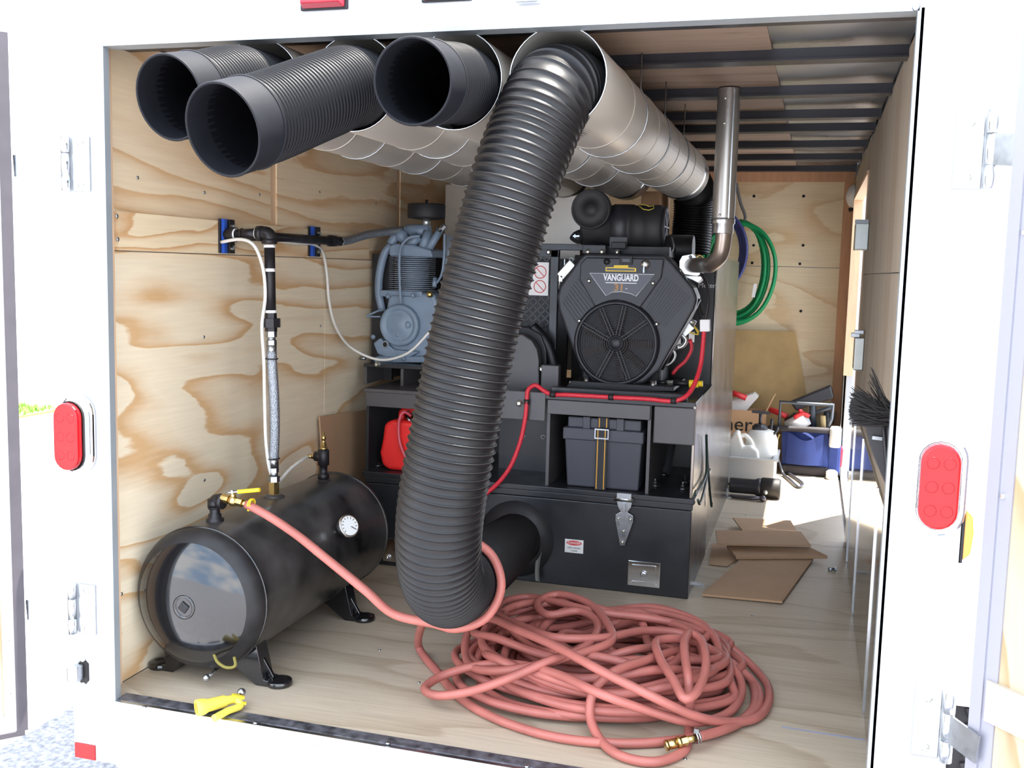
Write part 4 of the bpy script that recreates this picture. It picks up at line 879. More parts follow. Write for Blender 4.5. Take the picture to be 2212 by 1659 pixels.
for px, py in ((1273,607),(1411,612),(1252,693),(1419,700),(1293,828),(1367,832)):
    c = Q(px,py,-.012 if py < 620 else -.002); part(s, 'bolt', MB().lathe(c+V((0,.004,0)), YM, [(.009,0),(.009,.004),(.0065,.006),(.006,.012),(.003,.014)], 12), BOLT)
rb = MB()
for k in range(11):
    f = k/10
    a = V((1214+40*f, 652-62*f, 0)); b = a + V((44+6*f, 64-2*f, 0))
    if (b-V((1332,741,0))).length < 96: b = a + (b-a)*.86
    rb.bar(Q(a.x,a.y,-.001),Q(b.x,b.y,-.001),.0036,.006,up=(0,1,0))
    a = V((1438+52*f, 598+42*f, 0)); b = a + V((-52-4*f, 82-16*f, 0))
    rb.bar(Q(a.x,a.y,-.001),Q(b.x,b.y,-.001),.0036,.006,up=(0,1,0))
part(s, 'cooling_ribs', rb, ENG, kind='stuff')
part(s, 'edge_strip', MB().tube(spline([Q(1506,655,.13),Q(1470,715,.14),Q(1430,790,.14),Q(1400,826,.13),Q(1390,838,.12)],.02),.004,6), ENGS, label='thin bright edge')
part(s, 'side_cheek', MB().tube([Q(1500,640,.06),Q(1450,730,.06),Q(1418,792,.06)],.03,12), ENG)
# key switch, hour meter, choke
c = Q(1394,571,-.014); k = part(t, 'key_switch', MB().lathe(c+V((0,.01,0)),YM,[(.017,0),(.017,.016),(.013,.024),(.0001,.0245)],20), CHROME)
part(k, 'key', MB().obox(c+V((0,-.018,0)),(.005,.012,.016)).bar(c+V((-.002,-.02,-.008)),c+V((-.002,-.02,-.032)),.005,.002,up=(0,1,0)), ZINC)
a, b = Q(1338,571,-.014), Q(1367,553,-.014); hm = part(t, 'hour_meter', MB().box(a.x,b.x,EY-.02,EY-.008,a.z,b.z), ENGD, bevel=.002); part(hm, 'display', MB().box(a.x+.012,b.x-.01,EY-.0208,EY-.0198,a.z+.01,b.z-.012), DECAL)
part(t, 'choke_knob', MB().lathe(Q(1311,565,-.012),YM,[(.012,0),(.012,.008),(.0001,.009)],16), ENGD)
# cylinder heads
hc = V((Q(1493,580).x, EY+.06, Q(1493,580).z))
ring5 = [(1474,553),(1497,549),(1522,575),(1518,590),(1505,596),(1479,592),(1468,578),(1468,564)]
hole5 = [(1484,565),(1498,563),(1512,580),(1505,586),(1490,583),(1481,576)]
m = MB(); 
for i in range(8):
    j = (i+1) % 8; A, B = V(ring5[i]+(0,)), V(ring5[j]+(0,)); ce = V((1495,574,0)); A2, B2 = ce+(A-ce)*.55, ce+(B-ce)*.55
    m.prism([Q(A.x,A.y,.03),Q(B.x,B.y,.03),Q(B2.x,B2.y,.03),Q(A2.x,A2.y,.03)], (0,.03,0))
hd2 = part(t, 'cylinder_head', m, ENGS, label='bright casting at the upper right')
part(hd2, 'port', MB().prism([Q(a,b,.05) for a,b in hole5], (0,.02,0)), ENGD)
part(hd2, 'rocker_cover', MB().prism([Q(a,b,.06) for a,b in ((1478,594),(1516,596),(1520,600),(1508,612),(1496,606),(1480,600))], (0,.08,0)), ENGS, bevel=.003)
part(hd2, 'gasket_ring', MB().torus(Q(1511,559,.09),YM,.013,.004,16,6), BRASS)
for px, py in ((1491,555),(1470,585),(1514,584)): part(hd2, 'bolt', MB().sphere(Q(px,py,.026),.0065,8), ZINC)
lh = part(t, 'cylinder_head', MB().obox(Q(1228,583,.08),(.036,.08,.078),Matrix.Rotation(.72,3,'Y')), ENGS, bevel=.004, label='bright casting at the upper left')
part(lh, 'spark_lead', MB().tube(spline([Q(1216,598,.06),Q(1209,610,.06),Q(1208,625,.07)],.005),.004,8).obox(Q(1212,602,.05),(.014,.02,.022)), ENGS)
part(lh, 'lifting_eye', MB().torus(Q(1234,561,.06),YM,.008,.002,14,5).bar(Q(1220,560,.06),Q(1220,580,.06),.008,.003), ZINC)
# side fittings
sg = part(t, 'governor_linkage', MB().cyl(Q(1482,690,.14),Q(1502,700,.14),.012,n=12).obox(Q(1485,712,.12),(.045,.03,.028),Matrix.Rotation(-.8,3,'Y')).cyl(Q(1455,755,.12),Q(1472,745,.12),.008,n=10).tube(spline([Q(1472,722,.12),Q(1482,735,.12),Q(1474,748,.12),Q(1462,752,.12)],.006),.009,10), ENGS)
part(sg, 'small_block', MB().obox(Q(1494,728,.14),(.02,.02,.04)).obox(Q(1464,740,.13),(.02,.02,.03)), LABELW)
part(sg, 'yellow_wire', MB().tube(spline([Q(1486,716,.11),Q(1508,722,.1),Q(1500,705,.1),Q(1510,718,.1)],.005),.003,6), INKY)
part(sg, 'heat_shield', MB().tube(spline([Q(1452,752,.12),Q(1458,768,.12),Q(1448,785,.12),Q(1434,790,.12)],.006),.005,8), ENGS)
od = part(t, 'oil_drain', MB().cyl(Q(1422,826,.06),Q(1440,827,.06),.009,n=10).cyl(Q(1455,827,.05),Q(1490,829,.04),.011,n=12).tube([Q(1438,827,.06),Q(1458,827,.05)],.006,8), PIPEB)
part(od, 'hex_fitting', MB().hexnut(Q(1443,827,.055),Q(1457,827,.05),.011), BOLT)
part(od, 'cap', MB().cyl(Q(1489,829,.03),Q(1508,829,.03),.0155,n=10,smooth=False).cyl(Q(1508,829,.03),Q(1518,829,.03),.0115,n=10), YELH, label='yellow drain cap')
part(t, 'wiring', MB().tube(spline([Q(1455,575,.12),Q(1480,605,.1),Q(1503,640,.12),Q(1514,690,.14)],.01),.006,8).tube(spline([Q(1465,590,.1),Q(1500,625,.13),Q(1520,680,.15)],.01),.005,8).tube(spline([Q(1420,560,.1),Q(1450,568,.1),Q(1470,580,.08)],.01),.007,8), INKK)
# intake stack below the air cleaner
part(t, 'manifold', MB().box(Q(1300,540).x,Q(1440,540).x,EY+.08,EY+.26,Q(1300,552).z,Q(1300,530).z).tube(spline([Q(1420,548,.12),Q(1440,535,.14),Q(1438,520,.16)],.01),.03,12).obox(Q(1335,550,.06),(.02,.03,.03)), ENGD, bevel=.004)
AY = EY+.14
a0, a1 = V((Q(1262,490,.14).x,AY,Q(1262,488,.14).z)), V((Q(1436,490,.14).x,AY,Q(1436,491,.14).z)); ax = a1-a0; L = ax.length; R = .083
ac = part(t, 'air_cleaner', MB().lathe(a0,ax,[(.045,-.005),(R*.9,.0),(R,.014),(R,L*.52),(R*1.04,L*.525),(R*1.04,L*.62),(R,L*.625),(R,L*.80),(R*1.03,L*.81),(R*1.03,L*.96),(R*.93,L),(.0001,L+.001)],40), FILT, label='black canister air cleaner')
part(ac, 'end_cap', MB().lathe(a0+ax*1.0,ax,[(R*.95,0),(R*.93,.007),(R*.80,.008),(R*.74,.003),(.0001,.003)],32), FILT)
m = MB()
for k in range(8):
    a = 2*math.pi*k/8; m.bar(a1+V((.006,0,0)),a1+V((.006,.07*math.cos(a),.07*math.sin(a))),.006,.006)
part(ac, 'end_ribs', m, mat('cap_grey', srgb(92,94,108), .45))
ic = V((Q(1276,452,.04).x,EY+.04,Q(1276,452,.04).z))
part(ac, 'intake_cap', MB().lathe(ic+V((0,.05,0)),YM,[(.05,-.04),(.074,0),(.077,.01),(.077,.05),(.073,.056),(.07,.052),(.028,.046),(.026,.05),(.0001,.05)],40), FILT, label='round intake cap facing the doorway')
part(ac, 'intake_elbow', MB().tube(spline([ic+V((0,.05,0)),ic+V((.004,.10,-.02)),a0+V((.05,0,.0))],.01),.05,18), FILT)
part(ac, 'dust_valve', MB().tube(spline([a0+V((.03,0,-.03)),a0+V((-.012,-.06,-.045)),a0+V((-.02,-.07,-.06))],.01),.024,12), FILT)
m = MB().bar(Q(1238,510,.05),Q(1252,510,.05),.006,.006,up=(0,1,0)).bar(Q(1242,506,.05),Q(1242,514,.05),.004,.004,up=(0,1,0)); part(ac, 'wing_screw', m, ZINC)
bx = a0+ax*.48
part(ac, 'mount_band', MB().lathe(bx-ax.normalized()*.034,ax,[(R*1.0,0),(R*1.05,.001),(R*1.05,.066),(R,.067)],36,cap=False).box(bx.x-.034,bx.x+.034,AY-.075,AY-.065,Q(1335,537,.07).z,Q(1335,505,.07).z), ENG)
cl = [Q(1380,445,.07),Q(1390,452,.06),Q(1402,454,.06),Q(1412,450,.06),Q(1412,444,.07),Q(1402,446,.07),Q(1394,442,.075),Q(1380,441,.08)]
part(ac, 'clip', MB().tube(cl,.0022,6), mat('clip_yellow', srgb(196,180,84), .35, .6)); 
a, b = Q(1258,548,.03), Q(1309,529,.03); br = part(t, 'bracket', MB().box(a.x,b.x,EY+.025,EY+.06,a.z,b.z), ENG, bevel=.003)
for px in (1270,1300): part(br, 'bolt', MB().sphere(Q(px,544,.022),.0105,10), BOLT)
a, b = Q(1320,537,.05), Q(1352,523,.05); part(t, 'bracket', MB().box(a.x,b.x,EY+.05,EY+.09,a.z,b.z), ENGD, bevel=.003)
c = Q(1333,546,.02); part(t, 'stud', MB().cyl(c-V((0,0,.008)),c+V((0,0,.012)),.0065,n=10), BOLT)
# muffler behind
mf = part(t, 'muffler', MB().cyl(V((.95,1.93,1.30)),V((1.30,1.93,1.30)),.06,n=24), ENGD, bevel=.004)
# ================================================================== EXHAUST STACK
SY = 1.25
s0, s1 = P(1564,505,Y=SY), P(1572,192,Y=SY); SX = (s0.x+s1.x)/2
t = thing('exhaust_stack', 'bright steel exhaust stack rising from the engine to the ceiling', 'exhaust pipe', V((SX,SY,s0.z)))
part(t, 'pipe', MB().cyl((SX,SY,s0.z+.045),(SX,SY,1.815),.0375,n=36,cap=False).cyl((SX,SY,s0.z+.045),(SX,SY,1.815),.0355,n=36,cap=False), mat('stack_steel', srgb(178,175,170), .3, .8, var=.12, vscale=10, stretch=(1,1,.3)))
part(t, 'coupling', MB().lathe((SX,SY,s0.z),(0,0,1),[(.034,0),(.0355,.002),(.0355,.03),(.0395,.034),(.0395,.05),(.0378,.052)],36,cap=False), ALUB)
part(t, 'seam', MB().bar((SX+.02,SY-.0325,s0.z+.05),(SX+.02,SY-.0325,1.81),.004,.002,up=(0,1,0)), ZINC)
for z in (1.78,1.70,s0.z+.06): part(t, 'screw', MB().sphere((SX-.008,SY-.037,z),.005,8), BOLT)
e0 = V((SX+.004,SY,s0.z+.02)); e3 = P(1512,573,Y=1.52)
ez = e3.z
part(t, 'elbow', MB().tube(spline([e0,e0-V((0,0,.035)),V((SX-.006,SY+.02,ez+.035)),V((SX-.035,SY+.07,ez+.006)),V((e3.x+.03,1.44,ez)),V((e3.x-.02,1.56,ez)),V((e3.x-.05,1.66,ez))],.01),.0275,24), mat('elbow_steel', srgb(164,152,142), .3, .9, var=.1), label='bent exhaust elbow of browned steel')
# ================================================================== COMPRESSOR
KY = 1.70
Q = lambda px, py, d=0: P(px, py, Y=KY+d)
t = thing('air_compressor', 'grey-blue piston air compressor at the left of the machine', 'compressor', V((.16,1.82,.80)))
ck = [(838,642),(842,630),(938,634),(945,655),(950,700),(948,765),(940,778),(815,778),(818,760),(838,745),(830,690)]
part(t, 'crankcase', MB().prism([Q(a,b,.03) for a,b in ck], (0,.22,0)), COMP, bevel=.022, seg=3)
part(t, 'base_flange', MB().prism([Q(a,b,.0) for a,b in ((806,780),(812,770),(950,770),(955,784),(810,783))], (0,.28,0)), COMP, bevel=.004)
part(t, 'lower_boss', MB().prism([Q(a,b,.005) for a,b in ((806,742),(820,730),(850,755),(905,760),(880,775),(835,772),(815,765))], (0,.06,0)), COMP, bevel=.006)
part(t, 'sight_glass', MB().torus(Q(832,744,.002),YM,.013,.004,18,6), COMPD); part(t, 'sight_glass', MB().lathe(Q(832,744,.0),YM,[(.012,0),(.0001,.001)],16,cap=False), ENGD)
cv = part(t, 'front_cover', MB().lathe(Q(868,702,.04),YM,[(.088,0),(.088,.03),(.084,.036),(.07,.037),(.064,.028),(.058,.028),(.03,.04),(.0001,.044)],44), COMP)
for dx, dy, r in ((-10,-6,.010),(-14,12,.012),(2,14,.010),(-6,26,.008),(16,4,.016)): part(cv, 'cast_boss', MB().sphere(Q(864+dx,698+dy,.006),r,10,(1,.5,1)), COMP)
part(cv, 'cast_bar', MB().bar(Q(843,684,.005),Q(868,683,.005),.006,.006), COMP)
m = MB()
y0, y1 = 556, 626
for k in range(17):
    zt = Q(885,y0+(y1-y0)*k/16,.1).z; a, b = Q(840,590,.1).x, Q(934,590,.1).x
    m.cyl(((a+b)/2,KY+.12,zt-.0016),((a+b)/2,KY+.12,zt+.0016),(b-a)/2,n=36)
part(t, 'cylinder_fins', m, COMPD, bevel=0, label='stack of thin cooling fins')
part(t, 'cylinder', MB().cyl((Q(887,590,.1).x,KY+.12,Q(880,645).z),(Q(887,590,.1).x,KY+.12,Q(880,548).z),.07,n=32), COMP)
part(t, 'cylinder_foot', MB().box(Q(842,0,.1).x,Q(934,0,.1).x,KY+.03,KY+.22,Q(880,642,.05).z,Q(880,628,.05).z), COMP, bevel=.004)
part(t, 'cylinder_head', MB().prism([Q(a,b,.03) for a,b in ((840,553),(840,532),(852,526),(890,528),(930,540),(935,556))], (0,.18,0)), COMP, bevel=.008)
hp = part(t, 'head_housing', MB().tube(spline([Q(845,528,.07),Q(858,508,.08),Q(882,498,.1)],.01),.022,12).tube([Q(880,497,.1),Q(928,499,.1)],.026,14).tube([Q(925,500,.08),Q(912,540,.06)],.02,12).tube([Q(952,495,.08),Q(922,545,.06)],.016,12).tube([Q(905,510,.06),Q(880,535,.06)],.02,10).sphere(Q(868,510,.07),.028,12), COMP)
part(hp, 'unloader_valve', MB().cyl(Q(948,500,.06),Q(957,484,.06),.008,n=8).cyl(Q(954,495,.06),Q(962,487,.06),.012,n=6,smooth=False), ZINC)
part(t, 'neck', MB().cyl(Q(921,488,.1),Q(921,472,.1),.017,n=14), ENGS)
fa = Q(921,474,.1); part(t, 'intake_filter', MB().lathe(fa,(0,0,1),[(.05,0),(.077,.004),(.08,.01),(.08,.058),(.076,.064),(.0001,.066)],40).cyl(fa+V((0,0,.06)),fa+V((0,0,.082)),.006,n=10), FILT, label='round black intake filter')
part(t, 'intercooler_pipe', MB().tube(spline([Q(845,530,.07),Q(832,545,.06),Q(822,580,.05),Q(818,630,.05),Q(826,672,.06)],.01),.017,14), COMP)
part(t, 'oil_line', MB().tube(spline([Q(907,510,.03),Q(885,513,.01),Q(868,530,.0),Q(863,560,-.01),Q(864,620,-.01),Q(866,655,.0)],.01),.0058,10), COMP)
part(t, 'oil_line', MB().tube(spline([Q(960,505,.03),Q(959,560,.02),Q(953,595,.02),Q(943,612,.04)],.01),.005,8), COMP)
part(t, 'dipstick', MB().tube([Q(825,668,.02),Q(792,682,.0),Q(793,684,.0),Q(822,684,.01)],.004,8), COMP)
part(t, 'breather', MB().lathe(Q(929,634,.01)+V((0,0,-.012)),(0,-.5,1),[(.012,0),(.014,.008),(.012,.02),(.0001,.022)],12), BRASS)
part(t, 'stub', MB().cyl(Q(938,620,.04),Q(940,600,.05),.010,n=8), COMP)
part(t, 'rear_cylinder', MB().cyl(Q(968,600,.25),Q(972,510,.25),.03,n=16), COMPD)
for px, py in ((845,777),(872,775),(806,728),(838,640),(892,638)): part(t, 'bolt', MB().sphere(Q(px,py,.0),.011,8), COMP)
part(t, 'mount_bolt', MB().cyl(Q(778,774,-.02),Q(790,774,-.02),.007,n=8), ZINC)
# ================================================================== FLEX HOSE BEHIND
t = thing('ribbed_hose', 'dark ribbed hose behind the engine, dropping from the right duct end', 'hose', V((1.2,2.6,1.3)))
fp = [(DX[3],2.3,DZC),(DX[3],2.5,DZC-.005),V((1.21,2.63,1.585)),V((1.21,2.66,1.5)),V((1.2,2.66,1.30))]
part(t, 'hose', corr(MB(), resample(spline(fp,.02),.01), .098, .0125, .005, 32), HOSE)
# ================================================================== CARDBOARD ON THE FLOOR
def sheet(name, label, pts, th, zs, lift=None):
    m = MB().prism([V((p.x,p.y,z)) for p, z in zip(pts, zs)], (0,0,th)); return solo(name, label, 'cardboard', m, CARD, 'flattened cardboard on the floor')
def zp(px, py, z): return P(px, py, Z=z)
def csheet(label, q, th=.005): 
    pts = [zp(a,b,z) for a,b,z in q]; return solo('cardboard_sheet', label, 'cardboard', MB().prism(pts, (0,0,-th)), CARD, 'flattened cardboard on the floor')
csheet('large flat cardboard sheet nearest the doorway', [(1516,1283,.012),(1690,1299,.014),(1757,1206,.014),(1600,1208,.012)], .008)
csheet('small cardboard flap lying half under the large sheet', [(1532,1218,.006),(1572,1222,.006),(1592,1208,.006),(1575,1180,.006),(1540,1172,.006)], .004)
csheet('folded cardboard sheet lying over the others', [(1570,1178,.035),(1590,1202,.026),(1788,1201,.03),(1750,1182,.045)], .012)
csheet('upper cardboard flap with a straight front edge', [(1545,1145,.075),(1550,1174,.058),(1752,1178,.058),(1730,1148,.075)], .006)
csheet('rear cardboard sheet partly in the sun patch', [(1583,1118,.04),(1604,1146,.03),(1722,1148,.03),(1708,1124,.04)], .006)
# cardboard leaning on left wall behind the tank
solo('leaning_cardboard', 'brown cardboard panel leaning on the plywood wall behind the tank', 'cardboard', MB().prism([P(688,900,X=-.045),P(790,885,X=-.045),V((-.02,1.75,.005)),V((-.02,1.33,.005))], (.006,0,0)), CARD)
# ================================================================== BACK OF THE TRAILER
t = solo('plywood_offcut', 'old tan board leaning on the back wall behind the tool bag', 'board', MB().prism([P(1560,712,Y=4.40),P(1718,716,Y=4.40),P(1745,870,Y=4.37),V((1.8,4.33,.005)),V((1.2,4.33,.005))], (0,.015,0)), BOARD)
# green hose coil
t = thing('garden_hose', 'green hose coil hanging on the back wall', 'hose', P(1600,690,Y=4.38))
pts = []
cc = P(1592,580,Y=4.34)
for k in range(6):
    rx, rz = .16+.016*k+random.uniform(-.012,.012), .28+.014*k
    for j in range(10):
        a = math.pi/2-2*math.pi*j/10
        pts.append(cc+V((rx*math.cos(a)+.01*math.sin(k*2),-.012*k-.02*math.cos(a*2)+.02*(k%2),(rz if math.sin(a)<0 else .30-.004*k)*math.sin(a)+.0)))
part(t, 'hose', MB().tube(spline(pts,.03),.0125,8), GREENH)
part(t, 'hose_label', MB().bar(P(1627,642,Y=4.24),P(1632,613,Y=4.24),.02,.012,up=(0,1,0)), LABELW, label='pale paper label')
pts = []
cc = P(1552,545,Y=4.36)
for k in range(4):
    for j in range(10):
        a = math.pi/2-2*math.pi*j/10; pts.append(cc+V(((.15+.012*k)*math.cos(a),-.16-.01*k,(.22+.01*k)*math.sin(a))))
solo('blue_cable_coil', 'dark blue cable coil behind the exhaust elbow', 'cable', MB().tube(spline(pts,.03),.011,7), BLUEH)
solo('grey_cable', 'grey cable hanging down the back wall beside the stack', 'cable', MB().tube(spline([P(1590,395,Y=4.42),P(1600,440,Y=4.41),P(1610,470,Y=4.39),P(1600,500,Y=4.36)],.03),.010,8), GREYC)
# wall boxes
def wallbox(px0, px1, py0, py1, Y, name, label, cat, m, parts=None):
    a, b = P(px0,py1,Y=Y), P(px1,py0,Y=Y); t = thing(name, label, cat, V((XR,Y,a.z)))
    part(t, 'body', MB().box(a.x,XR,Y,Y+.12,a.z,b.z), m, bevel=.004); return t, a, b
t, a, b = wallbox(1845,1882,482,540,2.2,'junction_box','grey metal box on the right wall beside the doorway, upper of two','electrical box',BOXM)
part(t, 'lid_edge', MB().box(a.x-.003,XR-.004,2.196,2.21,b.z-.003,b.z+.014), JAMB)
t, a, b = wallbox(1843,1880,730,800,1.98,'junction_box','tall metal box on the right wall above the brush, lower of two','electrical box',BOXM)
part(t, 'door_latch', MB().box(a.x-.016,XR-.02,1.97,2.0,b.z,b.z+.018).box(a.x-.004,a.x+.03,1.95,1.98,b.z+.015,b.z+.03), ZINC, bevel=.002)
c = P(1851,424,Y=4.3)
t = thing('dome_light', 'small round white lamp on the right wall near the back corner', 'lamp', V((XR,4.3,c.z)))
part(t, 'dome', MB().lathe((XR-.0,4.3,c.z),(-1,0,0),[(.07,0),(.07,.012),(.055,.035),(.02,.05),(.0001,.052)],24), LABELW); part(t, 'bulb_holder', MB().cyl((XR,4.3,c.z-.07),(XR-.03,4.3,c.z-.085),.012,n=10), INKK)
# bristle brush and flap near the right jamb
BYY = .17; t = thing('bristle_brush', 'black bristle brush fastened inside the right post', 'brush', P(1944,900,Y=BYY))
a = P(1941,908,Y=BYY); b = P(1941,890,Y=BYY)
part(t, 'block', MB().box(a.x-.004,a.x+.05,BYY-.05,BYY+.10,a.z-.003,b.z+.012), WOODT)
rr = random.Random(5); m = MB()
for k in range(750):
    y = BYY+rr.uniform(-.04,.09); s = V((a.x-.002, y, rr.uniform(a.z-.006,b.z+.006)))
    f = rr.random(); L = rr.uniform(.085,.105); up = (.045*f*f if rr.random() < .72 else .02*f) + (rr.uniform(.02,.09) if rr.random() < .09 else 0)
    e = s+V((-L*(1-.35*(up > .05)), rr.uniform(-.02,.02), up-.012*(1-f)))
    mid = s.lerp(e,.5)+V((0,0,-.004-up*.12)); w_ = .0013
    m.tube([s,mid,e], w_, 3, cap=False, rf=lambda i: w_*(1,.9,.5)[i])
part(t, 'bristles', m, BRIST, kind='stuff')
pp = [P(q[0],q[1],Y=.24) for q in ((1864,900),(1944,900),(1942,960),(1936,1078),(1926,1074),(1902,1022),(1884,978),(1872,935))]
t = thing('rubber_flap', 'dark curved rubber flap hanging under the bristle brush', 'flap', P(1925,1065,Y=.24))
part(t, 'sheet', MB().prism(pp, (0,.012,0)), RUBB, bevel=.002)
m = MB()
for px in (1908,1918,1927): m.tube(spline([P(px,912,Y=.236),P(px+3,960,Y=.234),P(min(px+10,1930),1030,Y=.236)],.02),.004,6)
part(t, 'fold', m, RUBB); part(t, 'clip', MB().bar(P(1884,945,Y=.234),P(1906,948,Y=.234),.006,.008), ZINC)
# tool bag group
BGY = 4.12
G = lambda px, py, d=0: P(px, py, Y=BGY+d)
t = thing('tool_bag', 'navy blue tool bag with black base and tubular handle frame', 'bag', V((1.75,BGY+.12,0)))
bl, br, tz = G(1686,1015).x, G(1786,1015).x, G(1700,925).z
def sack(u, v):
    x = bl+(br-bl)*u; bul = math.sin(math.pi*v)*.03*math.sin(math.pi*u)+.008*math.sin(9*u+4*v); return (x-.01*(v-.5), BGY-bul, .055+(tz-.055)*v)
part(t, 'front', MB().grid(sack, 14, 10), BAGB); part(t, 'body', MB().box(bl+.004,br-.004,BGY+.01,BGY+.19,.05,tz-.01), BAGB, bevel=.01)
part(t, 'base', MB().box(bl+.0,br+.01,BGY-.03,BGY+.195,.002,.06), BAGD, bevel=.015, label='black moulded base')
part(t, 'rim', MB().tube(spline([G(1670,925,.0),G(1700,926,-.02),G(1785,930,-.02),G(1786,930,.2),G(1672,924,.2)],.03,True),.018,10), BAGD)
part(t, 'pocket', MB().grid(lambda u,v: (bl+.03+(br-bl-.06)*u, BGY-.035-.03*math.sin(math.pi*u), .07+v*(.17+.02*math.cos(6.28*u))), 12, 6), BAGB)
part(t, 'zip_pull', MB().bar(G(1680,950,-.03),G(1684,938,-.03),.012,.006), BRASS)
part(t, 'side_pocket', MB().box(br-.01,br+.075,BGY+.0,BGY+.12,.01,.25), BAGB, bevel=.02)
part(t, 'handle_frame', MB().tube([G(1683,925),G(1686,868),G(1758,873),G(1800,875),G(1796,905),G(1785,930)],.011,8).tube([G(1755,860,.1),G(1757,925,.1)],.02,8).tube([G(1760,873,.2),G(1798,874,.0)],.008,8).tube([G(1746,897,.12),G(1795,880,.05)],.011,8), mat('frame_tube', srgb(86,92,100), .4, .3), label='grey tubular handle')
part(t, 'shoulder_strap', MB().tube(spline([G(1668,905,-.03),G(1666,935,-.05),G(1676,975,-.07),G(1690,1020,-.09),P(1705,1035,Z=.015),P(1725,1052,Z=.01),P(1734,1046,Z=.01),P(1715,1030,Z=.01),P(1700,1020,Z=.012)],.02),.009,8), TOOLB, label='black shoulder strap trailing on the floor')
solo('tool_case', 'black flat case stuck aslant in the blue bag', 'case', MB().prism([G(1706,868,.08),G(1795,832,.08),G(1802,860,.08),G(1745,878,.08),G(1720,888,.08)], (0,.06,0)), TOOLB, bevel=.01)
t = thing('caulking_gun', 'red handled tool with a whitish cylinder lying in the blue bag', 'tool', G(1725,922,.05))
part(t, 'cylinder', MB().cyl(G(1703,924,.05),G(1742,902,.03),.048,n=18), LABELW); part(t, 'handle', MB().tube(spline([G(1715,902,.0),G(1735,893,.0),G(1748,900,.0)],.02),.014,8).tube([G(1728,890,.0),G(1730,884,.0)],.012,8), REDT); part(t, 'barrel', MB().tube([G(1700,912,.06),G(1722,898,.04)],.025,10), TOOLB)
solo('chisel', 'tool with a pale wooden handle upright in the blue bag', 'tool', MB().cyl(G(1779,930,.05),G(1778,898,.05),.016,n=10), WOODT)
solo('black_tool_handle', 'black tool handle upright beside the pale wooden handle', 'tool', MB().cyl(G(1786,928,.12),G(1787,889,.12),.022,n=10).cyl(G(1800,915,.12),G(1806,890,.12),.004,n=6), TOOLB)
solo('pipe_wrench', 'red tool handle sticking out left of the blue bag', 'tool', MB().tube([G(1663,885,.1),G(1678,890,.08),G(1700,900,.06)],.018,8), REDT)
t = thing('spray_bottle', 'white bottle in the side pocket of the blue bag', 'bottle', G(1803,965,-.02)); c = G(1803,966,-.02)
part(t, 'body', MB().lathe(c,(0,0,1),[(.03,0),(.034,.01),(.034,.11),(.026,.125),(.0001,.126)],20), JUG)
t = thing('spray_bottle', 'small white bottle on the floor right of the blue bag', 'bottle', V((G(1797,1015,-.06).x,4.05,0))); x = G(1797,1015,-.06).x
part(t, 'body', MB().lathe((x,4.05,0),(0,0,1),[(.03,0),(.033,.01),(.033,.045),(.02,.055),(.0001,.056)],18), JUG)
solo('red_brush_head', 'red ribbed brush head standing right of the blue bag', 'brush', MB().prism([G(1806,1008,.02),G(1818,1010,.02),G(1822,970,.02),G(1816,962,.02),G(1809,985,.02)], (0,.04,0)), mat('red_ribbed', srgb(196,58,76), .7, var=.3, vscale=90, bump=.3), bevel=.008)
# cardboard box with lettering
t = thing('cardboard_box', 'cardboard box with black lettering left of the tool bag', 'box', V((1.4,4.2,0)))
x0, x1, zt = 1.22, G(1655,900,.06).x, G(1600,886,.06).z
part(t, 'front_panel', MB().box(x0,x1,4.18,4.186,.0,zt), CARDB); part(t, 'side_panel', MB().box(x1-.006,x1,4.186,4.31,0,zt), CARDB); part(t, 'back_panel', MB().box(x0,x1,4.304,4.31,0,zt), CARDB)
part(t, 'flap', MB().prism([(x1,4.18,zt),(x1,4.31,zt),(x1+.05,4.31,zt+.10),(x1+.04,4.2,zt+.09)], (-.005,0,.003)), CARDB)
part(t, 'lettering', text_mb('ner', P(1594,917,Y=4.179), XP, ZP, .13, .001), INKK)
solo('white_carton', 'white carton tilted in the top of the cardboard box', 'box', MB().prism([G(1570,885,.1),G(1612,888,.1),G(1638,858,.1),G(1628,850,.1),G(1575,868,.1)], (0,.12,0)), LABELW, bevel=.003)
solo('red_tube', 'red handle lying on the white carton', 'tool', MB().tube([G(1578,848,.08),G(1592,852,.08),G(1612,860,.08)],.018,8), REDT)
# sprayer, bleach jug, tub
TY = 3.62
G = lambda px, py, d=0: P(px, py, Y=TY+d)
t = thing('pump_sprayer', 'white pump sprayer with black cap and T handle in the grey tub', 'sprayer', V((G(1645,1000,.2).x,TY+.2,.02)))
c = V((G(1642,1000,.2).x, TY+.2, .02)); zb = G(1642,938,.2).z-.02
part(t, 'tank', MB().lathe(c,(0,0,1),[(.085,0),(.095,.02),(.095,zb-.03),(.075,zb+.02),(.05,zb+.03)],28), JUG)
zc_ = G(1638,932,.2).z-.02
part(t, 'cap', MB().lathe(c-V((.012,0,0)),(0,0,1),[(.045,zc_-.02),(.045,zc_+.03),(.03,zc_+.045),(.0001,zc_+.046)],14,smooth=False), TOOLB)
zh = G(1636,890,.2).z
part(t, 'handle', MB().cyl((c.x-.012,TY+.2,zc_+.05),(c.x-.012,TY+.2,zh),.009,n=10).bar((c.x-.062,TY+.2,zh+.002),(c.x+.04,TY+.2,zh-.002),.018,.016), TOOLB)
part(t, 'nozzle', MB().tube(spline([c+V((.06,-.03,zb)),c+V((.085,-.03,zb+.03)),c+V((.09,-.02,zb+.05))],.01),.008,8), TOOLB)
t = thing('bleach_jug', 'white jug with moulded handle in the grey tub', 'jug', V((G(1600,985,.08).x,TY+.1,.02)))
poly = [G(1578,990,.06),G(1640,990,.06),G(1638,975,.06),G(1618,945,.06),G(1606,938,.06),G(1597,930,.06),G(1585,932,.06),G(1572,950,.06)]
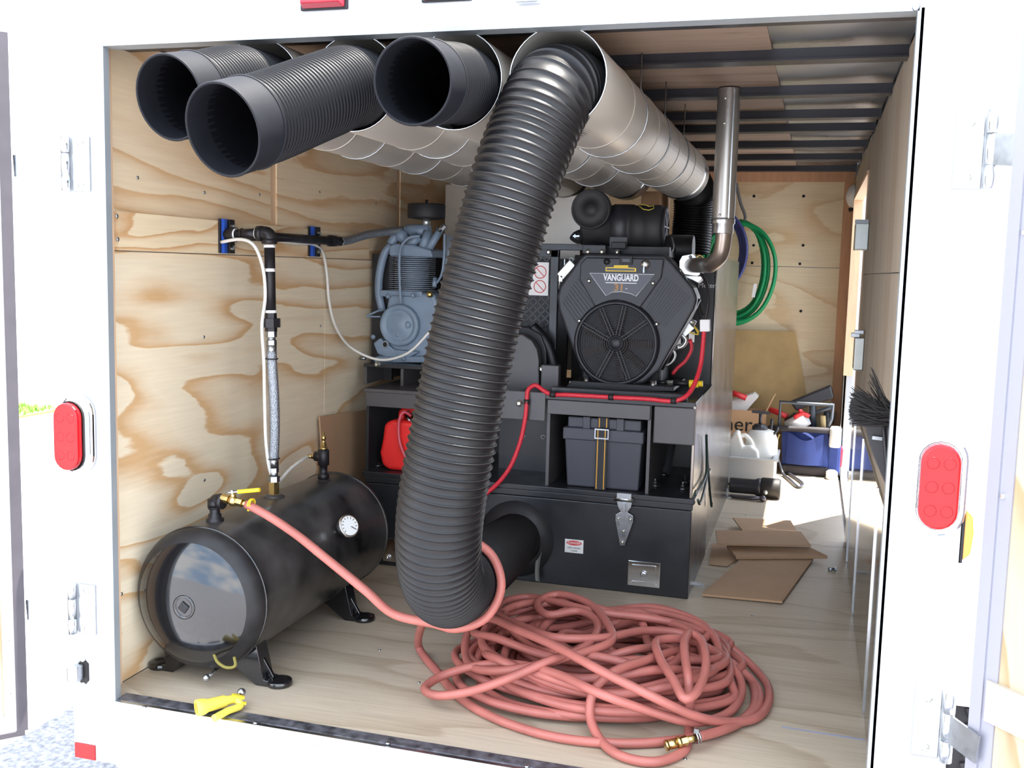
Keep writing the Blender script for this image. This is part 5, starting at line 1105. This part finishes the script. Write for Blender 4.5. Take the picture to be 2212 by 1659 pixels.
part(t, 'body', MB().prism([G(1572,1000,.06),G(1640,1000,.06),G(1638,974,.06),G(1622,962,.06),G(1606,965,.06),G(1600,945,.06),G(1596,932,.06),G(1585,934,.06),G(1572,950,.06)], (0,.1,0)), JUG, bevel=.016, seg=3)
part(t, 'handle', MB().tube(spline([G(1600,943,.11),G(1608,940,.11),G(1620,950,.11),G(1630,972,.11)],.01),.013,10), JUG)
t = thing('plastic_tub', 'grey plastic tub holding the sprayer and the jug', 'tub', V((1.45,TY+.15,0)))
tl, tr_, zt = 1.25, G(1672,1000).x, G(1650,992).z
m = MB()
for (xa,xb,ya,yb) in ((tl,tr_,TY,TY+.008),(tr_-.008,tr_,TY+.008,TY+.34),(tl,tr_,TY+.332,TY+.34),(tl,tl+.008,TY+.008,TY+.332)): m.box(xa,xb,ya,yb,.002,zt)
m.box(tl,tr_,TY,TY+.34,.0,.012); part(t, 'basin', m, TUBG)
part(t, 'rim', MB().box(tl-.01,tr_+.022,TY-.016,TY,zt-.008,zt+.004).box(tr_,tr_+.022,TY,TY+.35,zt-.008,zt+.004), TUBG, bevel=.002)
# black tube in front of tub
a, b = P(1560,1058,Y=3.36), P(1686,1056,Y=3.36); r = .052
t = thing('flashlight', 'large black flashlight lying on the floor before the grey tub', 'flashlight', V(((a.x+b.x)/2,3.36,0)))
A, B = V((1.39,3.36,r+.004)), V((b.x,3.36,r+.004)); L = (B-A).length
part(t, 'body', MB().lathe(A,B-A,[(.04,0),(.042,.01),(.042,L*.5),(.05,L*.56),(.05,L*.62)],24), TOOLB); part(t, 'head', MB().lathe(A,B-A,[(.05,L*.62),(.055,L*.64),(.055,L*.97),(.05,L),(.0001,L)],24), INKK, bevel=0)
part(t, 'switch', MB().sphere(A+(B-A)*.72+V((0,-.05,-.015)),.014,10), BOLT)
solo('ratchet', 'small metal ratchet on the floor in front of the black flashlight', 'tool', MB().tube([V((1.41,3.26,.014)),V((1.52,3.255,.014)),V((1.56,3.25,.018))],.011,8).sphere((1.575,3.25,.018),.018,10), mat('ratchet_steel', srgb(96,92,100), .3, .8))
c = P(1795,1233,Z=0); solo('loose_bolt', 'loose zinc bolt lying on the bare floor near the right wall', 'bolt', MB().cyl(c+V((-.012,0,.007)),c+V((.012,.004,.007)),.006,n=10).hexnut(c+V((.012,.004,.007)),c+V((.02,.005,.007)),.010), ZINC)
